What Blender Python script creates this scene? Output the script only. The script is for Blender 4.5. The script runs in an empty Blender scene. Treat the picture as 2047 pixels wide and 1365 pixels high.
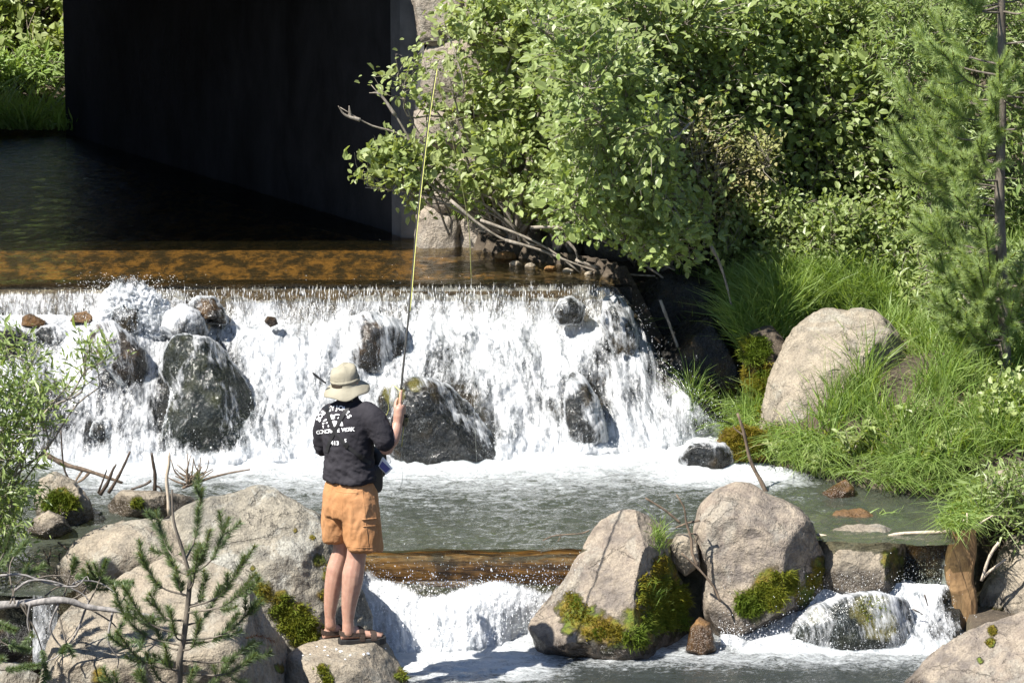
import bpy, bmesh, math, random, zlib
import numpy as np
from mathutils import Vector, Matrix
from mathutils.bvhtree import BVHTree

S = bpy.context.scene
R = math.radians
# ------------------------------------------------------------------ camera, sky, sun, exposure
H, PITCH, F = 7.0, R(12.0), 7450.0
cam = bpy.data.objects.new('camera', bpy.data.cameras.new('camera'))
S.collection.objects.link(cam); S.camera = cam
cam.location = (0, 0, H); cam.rotation_euler = (R(90) - PITCH, 0, 0)
cam.data.sensor_width = 36; cam.data.lens = 36 * F / 2047; cam.data.clip_end = 2000
TOSUN = Vector((-0.50, -0.36, 0.79)).normalized()
EL = math.asin(TOSUN.z); AZ = math.atan2(TOSUN.x, TOSUN.y)
w = bpy.data.worlds.new('World'); S.world = w; w.use_nodes = True
nt = w.node_tree; bg = nt.nodes['Background']
sky = nt.nodes.new('ShaderNodeTexSky'); sky.sky_type = 'NISHITA'; sky.sun_disc = False
sky.sun_elevation = EL; sky.sun_rotation = AZ; sky.altitude = 2000
nt.links.new(sky.outputs[0], bg.inputs[0]); bg.inputs[1].default_value = 0.085
sun = bpy.data.objects.new('sun', bpy.data.lights.new('sun', 'SUN')); S.collection.objects.link(sun)
sun.data.energy = 5.0; sun.data.angle = R(0.5); sun.data.color = (1, 0.955, 0.88)
sun.rotation_euler = (-TOSUN).to_track_quat('-Z', 'Y').to_euler()
S.view_settings.view_transform = 'Standard'; S.view_settings.look = 'None'; S.view_settings.gamma = 1
S.view_settings.exposure = 1.28; S.view_settings.use_curve_mapping = False
S.cycles.transparent_max_bounces = 24; S.cycles.max_bounces = 8

# ------------------------------------------------------------------ pixel helpers (a pixel is only a direction; Y or z gives the distance)
CP, SP = math.cos(PITCH), math.sin(PITCH)
def ray(px, py):
    a = (np.asarray(px, float) - 1023.5) / F; b = -(np.asarray(py, float) - 682.5) / F
    return a, CP + b * SP, -SP + b * CP
def at(px, py, Y):
    dx, dy, dz = ray(px, py); t = np.asarray(Y, float) / dy
    return np.stack(np.broadcast_arrays(dx * t, dy * t, H + dz * t), -1)
def onz(px, py, z):
    dx, dy, dz = ray(px, py); t = (np.asarray(z, float) - H) / dz
    return np.stack(np.broadcast_arrays(dx * t, dy * t, H + dz * t), -1)
def proj(P):
    P = np.asarray(P, float); x = P[..., 0]; y = P[..., 1]; z = P[..., 2] - H
    d = y * CP - z * SP; u = y * SP + z * CP
    return 1023.5 + F * x / d, 682.5 - F * u / d
def ss(a, b, x):
    t = np.clip((np.asarray(x, float) - a) / (b - a), 0, 1); return t * t * (3 - 2 * t)

# ------------------------------------------------------------------ numpy gradient noise
_rs = np.random.RandomState(7); _perm = np.concatenate([_rs.permutation(512)] * 3)
_g = _rs.normal(size=(512, 3)); _g /= np.linalg.norm(_g, axis=1)[:, None]
def perlin(P):
    P = np.asarray(P, float); i = np.floor(P).astype(int); f = P - i; i = i & 511
    u = f * f * f * (f * (f * 6 - 15) + 10); out = 0
    for a in (0, 1):
        for b in (0, 1):
            for c in (0, 1):
                h = _perm[_perm[_perm[(i[:, 0] + a) & 511] + ((i[:, 1] + b) & 511)] + ((i[:, 2] + c) & 511)]
                g = _g[h]
                d = g[:, 0] * (f[:, 0] - a) + g[:, 1] * (f[:, 1] - b) + g[:, 2] * (f[:, 2] - c)
                wx = u[:, 0] if a else 1 - u[:, 0]; wy = u[:, 1] if b else 1 - u[:, 1]; wz = u[:, 2] if c else 1 - u[:, 2]
                out = out + wx * wy * wz * d
    return out * 1.6
def fbm(P, o=4, lac=2.1, gain=.5, ridge=False):
    P = np.asarray(P, float); s = 0; a = 1; n = 0
    for k in range(o):
        v = perlin(P + k * 17.3); s = s + a * ((1 - 2 * np.abs(v)) if ridge else v); n += a; a *= gain; P = P * lac
    return s / n

# ------------------------------------------------------------------ mesh helpers
class MB:
    def __init__(s): s.V = []; s.Q = []; s.T = []; s.n = 0
    def add(s, V, Q=None, T=None):
        V = np.asarray(V, float).reshape(-1, 3)
        if Q is not None and len(Q): s.Q.append(np.asarray(Q, int).reshape(-1, 4) + s.n)
        if T is not None and len(T): s.T.append(np.asarray(T, int).reshape(-1, 3) + s.n)
        s.V.append(V); s.n += len(V); return s
    def mesh(s, name, smooth=True):
        V = np.concatenate(s.V) if s.V else np.zeros((0, 3))
        Q = np.concatenate(s.Q) if s.Q else np.zeros((0, 4), int); T = np.concatenate(s.T) if s.T else np.zeros((0, 3), int)
        me = bpy.data.meshes.new(name); me.vertices.add(len(V)); me.vertices.foreach_set('co', V.astype(np.float32).ravel())
        L = np.concatenate([Q.ravel(), T.ravel()]).astype(np.int32); nf = len(Q) + len(T)
        me.loops.add(len(L)); me.loops.foreach_set('vertex_index', L); me.polygons.add(nf)
        st = np.concatenate([np.arange(len(Q)) * 4, len(Q) * 4 + np.arange(len(T)) * 3]).astype(np.int32)
        me.polygons.foreach_set('loop_start', st)
        me.polygons.foreach_set('use_smooth', np.full(nf, smooth, bool)); me.update(calc_edges=True); me.validate()
        return me
    def obj(s, name, mat, parent=None, smooth=True):
        return link(name, s.mesh(name, smooth), mat, parent)
def link(name, me, mat=None, parent=None):
    o = bpy.data.objects.new(name, me); S.collection.objects.link(o)
    if mat is not None and me is not None: me.materials.clear(); me.materials.append(mat)
    if parent is not None: o.parent = parent
    return o
def tag(o, label, cat, group=None, kind=None):
    o['label'] = label; o['category'] = cat
    if group: o['group'] = group
    if kind: o['kind'] = kind
    return o
def struct(o): o['kind'] = 'structure'; return o
def stuff(o, label=None, cat=None):
    o['kind'] = 'stuff'
    if label: o['label'] = label
    if cat: o['category'] = cat
    return o
def thing(name, label, cat, loc=(0, 0, 0), group=None):
    o = bpy.data.objects.new(name, None); S.collection.objects.link(o); o.location = loc; o.empty_display_size = .1
    tag(o, label, cat, group); return o
def adopt(t, o):     # parent o to t, keeping its world place
    o.parent = t; o.matrix_parent_inverse = Matrix.Translation(-Vector(t.location)); return o
def attr(me, name, vals):
    a = me.attributes.new(name, 'FLOAT', 'POINT'); a.data.foreach_set('value', np.asarray(vals, np.float32).ravel())
def attr3(me, name, vals):
    a = me.attributes.new(name, 'FLOAT_VECTOR', 'POINT'); a.data.foreach_set('vector', np.asarray(vals, np.float32).ravel())
def gridfaces(nr, nc):
    i = np.arange(nr - 1)[:, None] * nc + np.arange(nc - 1)[None]; i = i.ravel()
    return np.stack([i, i + 1, i + nc + 1, i + nc], 1)
def tube(pts, rad, n=6, cap=True):
    P = np.asarray(pts, float); k = len(P); r = np.broadcast_to(np.asarray(rad, float), (k,))
    T = np.gradient(P, axis=0); T /= np.linalg.norm(T, axis=1)[:, None] + 1e-9
    up = np.array([.13, .21, .97]) if abs(T[:, 2]).mean() < .8 else np.array([.97, .21, .13])
    U = np.cross(T, up); U /= np.linalg.norm(U, axis=1)[:, None] + 1e-9; W = np.cross(T, U)
    a = np.arange(n) * 2 * np.pi / n
    V = P[:, None] + r[:, None, None] * (np.cos(a)[None, :, None] * U[:, None] + np.sin(a)[None, :, None] * W[:, None])
    V = V.reshape(-1, 3); Q = []
    for i in range(k - 1):
        for j in range(n):
            Q.append((i * n + j, i * n + (j + 1) % n, (i + 1) * n + (j + 1) % n, (i + 1) * n + j))
    T3 = []
    if cap:
        V = np.concatenate([V, P[:1], P[-1:]]); c0 = k * n
        for j in range(n):
            T3.append((c0, (j + 1) % n, j)); T3.append((c0 + 1, (k - 1) * n + j, (k - 1) * n + (j + 1) % n))
    return V, np.array(Q), np.array(T3).reshape(-1, 3)
def curve(pts, n=16):      # Catmull-Rom through control points
    P = np.asarray(pts, float); P = np.concatenate([2 * P[:1] - P[1:2], P, 2 * P[-1:] - P[-2:-1]]); out = []
    m = len(P) - 3
    for t in np.linspace(0, m - 1e-6, n):
        i = int(t); f = t - i; a, b, c, d = P[i:i + 4]
        out.append(.5 * ((2 * b) + (c - a) * f + (2 * a - 5 * b + 4 * c - d) * f * f + (3 * b - a - 3 * c + d) * f ** 3))
    return np.array(out)
def inpoly(x, y, poly):
    x = np.asarray(x); y = np.asarray(y); c = np.zeros(np.broadcast(x, y).shape, bool); P = poly; j = len(P) - 1
    for i in range(len(P)):
        xi, yi = P[i]; xj, yj = P[j]
        c ^= ((yi > y) != (yj > y)) & (x < (xj - xi) * (y - yi) / ((yj - yi) or 1e-9) + xi); j = i
    return c
def polydist(x, y, poly):
    d = np.full(np.shape(x), 1e9); P = [np.array(p, float) for p in poly]
    for i in range(len(P)):
        a = P[i]; b = P[(i + 1) % len(P)]; e = b - a; L = e @ e
        t = np.clip(((x - a[0]) * e[0] + (y - a[1]) * e[1]) / L, 0, 1)
        d = np.minimum(d, np.hypot(x - a[0] - t * e[0], y - a[1] - t * e[1]))
    return d

# ------------------------------------------------------------------ material helpers
class NT:
    def __init__(s, name):
        s.m = bpy.data.materials.new(name); s.m.use_nodes = True; s.t = s.m.node_tree; s.n = s.t.nodes
        s.p = s.n['Principled BSDF']; s.out = s.n['Material Output']
    def new(s, typ, **kw):
        n = s.n.new('ShaderNode' + typ)
        for k, v in kw.items(): setattr(n, k, v)
        return n
    def set(s, sock, v):
        if hasattr(v, 'is_linked'): s.t.links.new(v, sock)
        elif isinstance(v, (tuple, list)) and len(v) == 3 and sock.type == 'RGBA': sock.default_value = (*v, 1)
        else: sock.default_value = v
    def coord(s, which='Object'): return s.new('TexCoord').outputs[which]
    def pos(s): return s.new('NewGeometry').outputs['Position']
    def attr(s, name, out='Fac'): return s.new('Attribute', attribute_name=name).outputs[out]
    def mapping(s, v, scale=(1, 1, 1), rot=(0, 0, 0)):
        n = s.new('Mapping'); s.set(n.inputs['Vector'], v); n.inputs['Scale'].default_value = scale; n.inputs['Rotation'].default_value = rot
        return n.outputs[0]
    def noise(s, v, scale, detail=4, rough=.55, dist=0, out='Fac'):
        n = s.new('TexNoise'); s.set(n.inputs['Vector'], v); n.inputs['Scale'].default_value = scale
        n.inputs['Detail'].default_value = detail; n.inputs['Roughness'].default_value = rough; n.inputs['Distortion'].default_value = dist
        return n.outputs[out]
    def voro(s, v, scale, feature='F1', out='Distance', rand=1):
        n = s.new('TexVoronoi', feature=feature); s.set(n.inputs['Vector'], v); n.inputs['Scale'].default_value = scale
        n.inputs['Randomness'].default_value = rand; return n.outputs[out]
    def ramp(s, f, stops, interp='LINEAR'):
        n = s.new('ValToRGB'); s.set(n.inputs[0], f); r = n.color_ramp; r.interpolation = interp
        while len(r.elements) < len(stops): r.elements.new(.5)
        for e, (p, c) in zip(r.elements, stops): e.position = p; e.color = (c, c, c, 1) if not isinstance(c, (tuple, list)) else (*c, 1)
        return n.outputs[0]
    def math(s, op, a, b=0, c=None, clamp=False):
        n = s.new('Math', operation=op, use_clamp=clamp); s.set(n.inputs[0], a); s.set(n.inputs[1], b)
        if c is not None: s.set(n.inputs[2], c)
        return n.outputs[0]
    def mix(s, f, a, b, mode='MIX'):
        n = s.new('Mix', data_type='RGBA', blend_type=mode); s.set(n.inputs[0], f); s.set(n.inputs[6], a); s.set(n.inputs[7], b)
        return n.outputs[2]
    def bump(s, h, strength=.5, dist=.02, normal=None):
        n = s.new('Bump'); s.set(n.inputs['Height'], h); n.inputs['Strength'].default_value = strength; n.inputs['Distance'].default_value = dist
        if normal is not None: s.set(n.inputs['Normal'], normal)
        return n.outputs[0]
    def P(s, **kw):
        for k, v in kw.items(): s.set(s.p.inputs[k.replace('_', ' ')], v)
        return s
    def surf(s, sh): s.t.links.new(sh, s.out.inputs['Surface']); return s
    def mixsh(s, f, a, b):
        n = s.new('MixShader'); s.set(n.inputs[0], f); s.set(n.inputs[1], a); s.set(n.inputs[2], b); return n.outputs[0]

def rock_mat(name, c1, c2, c3, lichen=(.42, .40, .36), dark=(.07, .06, .055), lich=.5, rough=.88, streak=.5):
    c1, c2, c3, lichen = [tuple(a * k for a, k in zip(q, (.735, .735, .685))) for q in (c1, c2, c3, lichen)]; m = NT(name); v = m.pos()
    big = m.noise(v, 2.2, 5, .6, .4); mid = m.noise(v, 9, 6, .65, .2); fine = m.noise(v, 70, 3, .6)
    c = m.mix(m.ramp(big, [(.40, 0), (.58, 1)]), c1, c2)
    c = m.mix(m.ramp(mid, [(.42, 0), (.66, 1)]), c, c3)
    li = m.math('MULTIPLY', m.ramp(m.noise(v, 3.6, 7, .7, .5), [(.52, 0), (.6, 1)]), lich)
    c = m.mix(li, c, lichen)
    sp = m.ramp(m.voro(v, 55), [(.05, 1), (.16, 0)])
    c = m.mix(m.math('MULTIPLY', sp, m.ramp(m.noise(v, 6, 2), [(.5, 0), (.62, .55)])), c, dark)
    st = m.ramp(m.noise(m.mapping(v, (4, 4, .9), (.2, .3, 0)), 3, 6, .7, .6), [(.52, 0), (.66, streak)])
    c = m.mix(st, c, tuple(.42 * a for a in c1))
    gr = m.ramp(fine, [(.3, .72), (.7, 1.14)])
    c = m.mix(1, c, gr, 'MULTIPLY')
    ck = m.voro(m.mapping(v, (1, 1, 1.8), (.5, .4, .2)), 3.1, 'DISTANCE_TO_EDGE')
    ck = m.math('ADD', ck, m.math('MULTIPLY', m.math('SUBTRACT', m.noise(v, 6, 6, .75), .5), .5))
    ckf = m.math('MULTIPLY', m.ramp(ck, [(0, 1), (.022, 0)]), m.ramp(m.noise(v, 1.7, 2), [(.48, 0), (.62, 1)]))
    c = m.mix(m.math('MULTIPLY', ckf, .16), c, dark)
    ms = m.attr('moss'); msn = m.math('MULTIPLY_ADD', m.noise(v, 22, 6, .75), 2.4, m.math('SUBTRACT', m.math('MULTIPLY', ms, 1.7), 2.0))
    msn = m.ramp(msn, [(.05, 0), (.8, 1)])
    mc = m.mix(m.ramp(m.noise(v, 8, 3), [(.38, 0), (.62, 1)]), (.17, .115, .02), (.10, .13, .02))
    c = m.mix(msn, c, mc)
    wet = m.attr('wet'); wetc = m.mix(1, c, (.27, .25, .23), 'MULTIPLY'); c = m.mix(wet, c, wetc)
    m.P(Base_Color=c, Roughness=m.ramp(wet, [(0, rough), (1, .24)]))
    m.set(m.p.inputs['Specular IOR Level'], m.ramp(wet, [(0, .25), (1, .6)]))
    hgt = m.math('ADD', m.math('MULTIPLY', mid, .55), m.math('MULTIPLY', fine, .16))
    hgt = m.math('SUBTRACT', hgt, m.math('MULTIPLY', ckf, .28)); hgt = m.math('ADD', hgt, m.math('MULTIPLY', m.noise(v, 28, 4, .7), .32))
    hgt = m.math('SUBTRACT', hgt, m.math('MULTIPLY', sp, .12)); hgt = m.math('ADD', hgt, m.math('MULTIPLY', msn, .5))
    m.P(Normal=m.bump(hgt, 1, .06)); return m.m
def wet_rock_mat(name, c1, c2, c3=(.11, .07, .02)):
    m = NT(name); v = m.pos(); mid = m.noise(v, 8, 6, .65, .3); fine = m.noise(m.mapping(v, (1, 1, .6)), 60, 4, .65)
    c = m.mix(m.ramp(mid, [(.4, 0), (.62, 1)]), c1, c2); c = m.mix(m.ramp(m.noise(v, 4, 4), [(.54, 0), (.66, .8)]), c, c3)
    ms = m.attr('moss'); c = m.mix(m.ramp(ms, [(.2, 0), (.7, 1)]), c, m.mix(m.noise(v, 40, 3), (.05, .06, .012), (.16, .115, .02)))
    fm = m.attr('film'); fn = m.math('ADD', m.math('MULTIPLY', m.noise(m.mapping(v, (1, 1, .5)), 130, 3, .7), .6), m.math('MULTIPLY', m.noise(m.mapping(v, (1, 1, .4)), 9, 5, .65), .4))
    fl = m.ramp(m.math('ADD', fn, m.math('MULTIPLY', fm, .09)), [(.62, 0), (.71, .5)])
    c = m.mix(m.math('MULTIPLY', fl, m.math('GREATER_THAN', fm, .01)), c, (.82, .84, .86))
    m.P(Base_Color=c, Roughness=m.ramp(m.noise(v, 20, 3), [(.3, .15), (.7, .4)])); m.p.inputs['Specular IOR Level'].default_value = .3
    h = m.math('ADD', m.math('MULTIPLY', mid, .7), m.math('MULTIPLY', fine, .3)); m.P(Normal=m.bump(h, 1, .05)); return m.m
def bark_mat(name, c1, c2, scale=1.0, rough=.85):
    m = NT(name); v = m.pos()
    n = m.noise(m.mapping(v, (30 * scale, 30 * scale, 8 * scale)), 1, 5, .65, .4)
    m.P(Base_Color=m.mix(m.ramp(n, [(.35, 0), (.65, 1)]), c1, c2), Roughness=rough, Normal=m.bump(n, .7, .012)); return m.m
def leaf_mat(name, c1, c2, c3, trans=.35, rough=.42, spec=.5):
    m = NT(name); r = m.new('NewGeometry').outputs['Random Per Island']
    c = m.mix(m.ramp(r, [(0, 0), (1, 1)]), c1, c2); c = m.mix(m.ramp(m.noise(m.pos(), 2.6, 3), [(.42, 0), (.62, .85)]), c, c3)
    m.P(Base_Color=c, Roughness=rough); m.p.inputs['Specular IOR Level'].default_value = spec
    t = m.new('BsdfTranslucent'); m.set(t.inputs[0], m.mix(1, c, (1.25, 1.25, .55), 'MULTIPLY'))
    m.surf(m.mixsh(trans, m.p.outputs[0], t.outputs[0])); return m.m
def simple(name, col, rough=.6, spec=.4, var=.15, vs=30, bs=.2, bd=.004, metal=0):
    m = NT(name); v = m.pos(); n = m.noise(v, vs, 4, .6)
    c = m.mix(n, tuple(a * (1 - var) for a in col), tuple(min(1, a * (1 + var)) for a in col))
    m.P(Base_Color=c, Roughness=rough, Metallic=metal, Normal=m.bump(n, bs, bd)); m.p.inputs['Specular IOR Level'].default_value = spec; return m.m

M = {}
K3 = lambda c, k=.70: tuple(a * k for a in c)
M['rock'] = rock_mat('pale_tan_rock', (.38, .32, .26), (.265, .232, .196), (.44, .375, .305), (.43, .41, .37), streak=.5)
M['rock_grey'] = rock_mat('grey_rock', (.345, .31, .262), (.21, .197, .178), (.40, .36, .305), (.46, .45, .425), lich=.8, streak=.55)
M['rock_pink'] = rock_mat('pinkish_rock', (.355, .29, .243), (.21, .18, .166), (.41, .345, .285), (.42, .40, .36), lich=.4, streak=.6)
M['rock_brown'] = rock_mat('orange_brown_rock', (.30, .16, .06), (.22, .12, .05), (.34, .19, .08), lich=.1)
M['stone'] = rock_mat('abutment_stone', (.40, .335, .285), (.30, .265, .24), (.44, .375, .32), lich=.35)
M['wet'] = wet_rock_mat('wet_dark_rock', (.009, .009, .0085), (.022, .020, .017), (.05, .032, .012))
M['wet_green'] = wet_rock_mat('wet_green_rock', (.008, .010, .007), (.019, .021, .014), (.04, .04, .012))
M['wet_brown'] = wet_rock_mat('wet_brown_rock', (.016, .012, .009), (.036, .024, .014), (.12, .06, .017))
M['moss'] = leaf_mat('moss_blades', (.12, .155, .02), (.20, .19, .022), (.09, .14, .018), .3, .7, .15)
M['moss_gold'] = leaf_mat('golden_moss_blades', (.21, .165, .02), (.175, .165, .02), (.16, .13, .016), .28, .75, .1)
M['alder'] = leaf_mat('alder_leaf', (.20, .262, .085), (.35, .41, .16), (.27, .31, .13), .42, .42, .5)
M['alder_dark'] = leaf_mat('dark_alder_leaf', (.17, .235, .07), (.30, .365, .13), (.23, .28, .105), .42, .42, .5)
M['brush'] = leaf_mat('brush_leaf', (.25, .28, .11), (.36, .36, .15), (.32, .27, .13), .35, .5, .4)
M['willow'] = leaf_mat('willow_leaf', (.165, .24, .075), (.29, .355, .13), (.20, .26, .085), .42, .4, .5)
M['needle'] = leaf_mat('green_needle', (.24, .335, .13), (.40, .49, .21), (.31, .39, .16), .45, .5, .35)
M['needle_dark'] = leaf_mat('dark_green_needle', (.085, .135, .055), (.17, .22, .085), (.12, .17, .08), .3, .45, .45)
M['needle_tip'] = leaf_mat('candle_needle', (.16, .16, .035), (.20, .18, .04), (.13, .15, .03), .25, .5, .3)
M['needle_dead'] = leaf_mat('dead_needle', (.20, .06, .02), (.15, .04, .015), (.18, .07, .03), .2, .6, .2)
M['grass'] = leaf_mat('grass_blade', (.15, .25, .05), (.30, .385, .12), (.21, .29, .085), .42, .45, .4)
M['grass_dry'] = leaf_mat('dry_grass_blade', (.32, .29, .15), (.42, .37, .2), (.25, .27, .1), .3, .6, .3)
M['bark'] = bark_mat('grey_bark', (.13, .11, .085), (.29, .255, .21))
M['bark_pine'] = bark_mat('pine_bark', (.07, .058, .045), (.17, .145, .115))
M['drift'] = bark_mat('driftwood', (.06, .042, .028), (.20, .145, .098))
M['drift_dark'] = bark_mat('wet_driftwood', (.025, .018, .013), (.085, .06, .042), 1, .45)
M['drift_pale'] = bark_mat('bleached_driftwood', (.33, .27, .20), (.50, .42, .33))
M['deadwood'] = bark_mat('grey_dead_wood', (.10, .095, .09), (.27, .25, .235))
M['stump'] = bark_mat('orange_split_wood', (.15, .085, .035), (.28, .17, .075), .8)
def log_mat():
    m = NT('wet_orange_log'); v = m.pos(); n = m.noise(m.mapping(v, (2.2, 30, 30)), 1, 6, .7, .5); k = m.noise(v, 5, 4, .6)
    c = m.mix(m.ramp(n, [(.40, 0), (.62, 1)]), (.07, .03, .008), (.50, .22, .05)); c = m.mix(m.ramp(k, [(.5, 0), (.62, .8)]), c, (.035, .02, .01)); m.P(Base_Color=c, Roughness=.22, Normal=m.bump(n, .8, .02)); return m.m
M['log'] = log_mat()

# water -------------------------------------------------------------
def pool_mat(name, tint, deep, scale=1.0, rough=.05, body_f=.42):
    m = NT(name); v = m.pos()
    n1 = m.noise(m.mapping(v, (1, 1.9, 1)), 9 * scale, 5, .6, .3); n2 = m.noise(m.mapping(v, (1, 2.2, 1)), 34 * scale, 3, .6, .2)
    h = m.math('ADD', m.math('MULTIPLY', n1, .7), m.math('MULTIPLY', n2, .25)); nrm = m.bump(h, .75, .035)
    tr = m.new('BsdfTransparent'); m.set(tr.inputs[0], tint)
    df = m.new('BsdfDiffuse'); m.set(df.inputs[0], deep)
    body = m.mixsh(body_f, tr.outputs[0], df.outputs[0])
    gl = m.new('BsdfGlossy'); gl.inputs['Roughness'].default_value = rough; m.set(gl.inputs['Normal'], nrm); m.set(gl.inputs[0], (1, 1, 1))
    fr = m.new('Fresnel'); fr.inputs[0].default_value = 1.33; m.set(fr.inputs['Normal'], nrm)
    ws = m.mixsh(fr.outputs[0], body, gl.outputs[0])
    fa = m.attr('foam'); fn = m.noise(m.mapping(v, (.8, 1.7, 1)), 11 * scale, 7, .72, .9); ff = m.noise(m.mapping(v, (1, 1.6, 1)), 55 * scale, 4, .7)
    f = m.math('ADD', m.math('MULTIPLY', fa, 1.45), m.math('ADD', m.math('MULTIPLY', m.math('SUBTRACT', fn, .5), 1.7), m.math('MULTIPLY', m.math('SUBTRACT', ff, .5), .9)))
    f = m.ramp(f, [(.32, 0), (1.0, 1)])
    wb = m.new('BsdfPrincipled'); m.set(wb.inputs['Base Color'], (.72, .75, .76)); wb.inputs['Roughness'].default_value = .35
    m.set(wb.inputs['Normal'], m.bump(m.math('ADD', fn, m.math('MULTIPLY', ff, .6)), 1, .05))
    f = m.math('MULTIPLY', f, m.math('GREATER_THAN', fa, .002)); m.surf(m.mixsh(f, ws, wb.outputs[0])); return m.m
M['pool'] = pool_mat('pool_water', (.60, .64, .50), (.085, .098, .078))
M['upper'] = pool_mat('upper_stream_water', (.92, .84, .62), (.03, .028, .012), body_f=.10)
M['lower'] = pool_mat('lower_pool_water', (.50, .53, .46), (.065, .075, .07))

def white_mat():
    m = NT('white_water'); fl = m.attr('flow', 'Vector'); v = m.pos(); cov = m.attr('cover')
    n1 = m.noise(m.mapping(fl, (1, .30, 1)), 11, 7, .68, 1.0); n2 = m.noise(m.mapping(fl, (1, .28, 1)), 60, 4, .7, .3); n3 = m.noise(m.mapping(fl, (1, .12, 1)), 26, 4, .6, .2)
    f = m.math('ADD', m.math('MULTIPLY', n1, .50), m.math('ADD', m.math('MULTIPLY', n2, .28), m.math('MULTIPLY', n3, .22)))
    f = m.math('ADD', f, m.math('MULTIPLY', m.math('SUBTRACT', cov, .5), .60)); a = m.ramp(f, [(.39, 0), (.60, 1)])
    p = m.p; whit = m.mix(m.ramp(m.math('ADD', m.math('MULTIPLY', n2, .4), m.math('MULTIPLY', n1, .6)), [(.36, 0), (.54, 1)]), (.22, .245, .27), (.62, .63, .64))
    m.P(Base_Color=whit, Roughness=.3); p.inputs['Specular IOR Level'].default_value = .5
    h = m.math('ADD', m.math('MULTIPLY', n1, .9), m.math('MULTIPLY', n2, .55)); nrm = m.bump(h, .45, .03); m.P(Normal=nrm)
    tl = m.new('BsdfTranslucent'); m.set(tl.inputs[0], (.66, .68, .70)); m.set(tl.inputs['Normal'], nrm)
    body = m.mixsh(.25, p.outputs[0], tl.outputs[0])
    tr = m.new('BsdfTransparent'); m.set(tr.inputs[0], (.86, .88, .88)); gl = m.new('BsdfGlossy'); gl.inputs['Roughness'].default_value = .12; m.set(gl.inputs['Normal'], nrm)
    fr = m.new('Fresnel'); fr.inputs[0].default_value = 1.33; m.set(fr.inputs['Normal'], nrm)
    clear = m.mixsh(m.math('MINIMUM', fr.outputs[0], .06), tr.outputs[0], gl.outputs[0])
    m.surf(m.mixsh(a, clear, body)); return m.m
M['white'] = white_mat()
def drop_mat():
    m = NT('water_drop'); m.P(Base_Color=(.9, .92, .94), Roughness=.12); m.p.inputs['Specular IOR Level'].default_value = .8; return m.m
M['drop'] = drop_mat()

# ------------------------------------------------------------------ setting: ground and water
ZU, ZM, ZL = 1.63, 0.60, 0.0
YLIP = 27.4
def xy(p): return [(float(a[0]), float(a[1])) for a in p]
WALL_A = onz(815, 474, ZU)[:2]; WALL_B = onz(132, 268, ZU)[:2]
midP = xy([onz(*q, ZM) for q in [(-300, 1190), (110, 1190), (330, 1075), (650, 1075), (700, 1094), (1180, 1094), (1300, 1070), (1640, 1075), (1900, 1085), (1960, 1020), (1950, 1000), (1780, 985), (1650, 960), (1530, 925), (1455, 862)]]) + [(1.25, 26.6), (.8, 27.36), (-6, 27.36), (-6, 24)]
lowP = [(-1.25, 20.5), (-1.2, 23.95), (.45, 23.95), (1.7, 23.95), (1.7, 24.05), (2.95, 24.05), (3.1, 22.5), (2.6, 20.5)]
upP = [(-7, 27.4), (.8, 27.4), (.62, 27.8), (float(WALL_A[0]) + .12, float(WALL_A[1]) - .05), (float(WALL_A[0]) + .3, float(WALL_A[1]) + .25), (float(WALL_B[0]) + .4, float(WALL_B[1]) + .2), (-4.4, 35.3), (-14, 35.8), (-14, 27.4)]
def ground_z(x, y):
    x = np.asarray(x, float); y = np.asarray(y, float); sh = x.shape; x = x.ravel(); y = y.ravel()
    iu, im, il = inpoly(x, y, upP), inpoly(x, y, midP), inpoly(x, y, lowP)
    du, dm, dl = [np.where(i, 0, polydist(x, y, p)) for i, p in ((iu, upP), (im, midP), (il, lowP))]
    nz = fbm(np.stack([x * .9, y * .9, 0 * x], 1), 4) * .22 + fbm(np.stack([x * 5, y * 5, 0 * x + 3], 1), 3) * .04
    hu = 1.68 + .5 * du; hm = ZM + .16 * ss(0, .1, dm) + .40 * dm
    hl = .05 + .3 * dl
    z = np.minimum(np.minimum(hu, hm), hl + 3 * ss(23, 24.2, y))
    z = np.where((y > 27.5) | (x < 0), np.maximum(z, 1.72 - 2.2 * np.maximum(0, du - .12)), np.minimum(z, 1.25))
    z = z + nz * ss(0, .5, np.minimum(du, np.minimum(dm, dl)))
    z = z + ss(-1.2, .2, x) * (.55 * np.maximum(0, y - 28.7))
    z = np.where((y < 22.6) & ~il, np.minimum(z, .05 + .1 * nz), z)
    z = np.where(y < 16, np.maximum(z, 5.3 * np.clip(1 - y / 16, 0, 1) ** 1.5), z)
    z = np.where((x > 2.3) & (y < 24.45) & (y > 16), np.minimum(z, .1), z); z = np.where((x > 3.0) & (y < 25.0) & (y > 16), np.minimum(z, .45), z)
    z = np.minimum(z, 14 + 0 * z)
    bed = np.minimum(polydist(x, y, lowP), .3); z = np.where(il, ZL - .08 - bed, z)
    z = np.where(im, ZM - .06 - np.minimum(polydist(x, y, midP), .3) + .1 * nz, z)
    z = np.where(im & (y < 24.05) & (x > -1.35) & (x < .7), -.15, z); z = np.where(im & (y < 24.3) & (x > 1.5), .1, z); z = np.where(im & (y < 22.85) & (x < -1.5), -.1, z); z = np.where(iu, ZU - .07 - .10 * ss(28.6, 31, y) + .15 * nz * .3, z)
    return z.reshape(sh)
def gz(x, y): return float(ground_z(np.array([x]), np.array([y]))[0])
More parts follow.
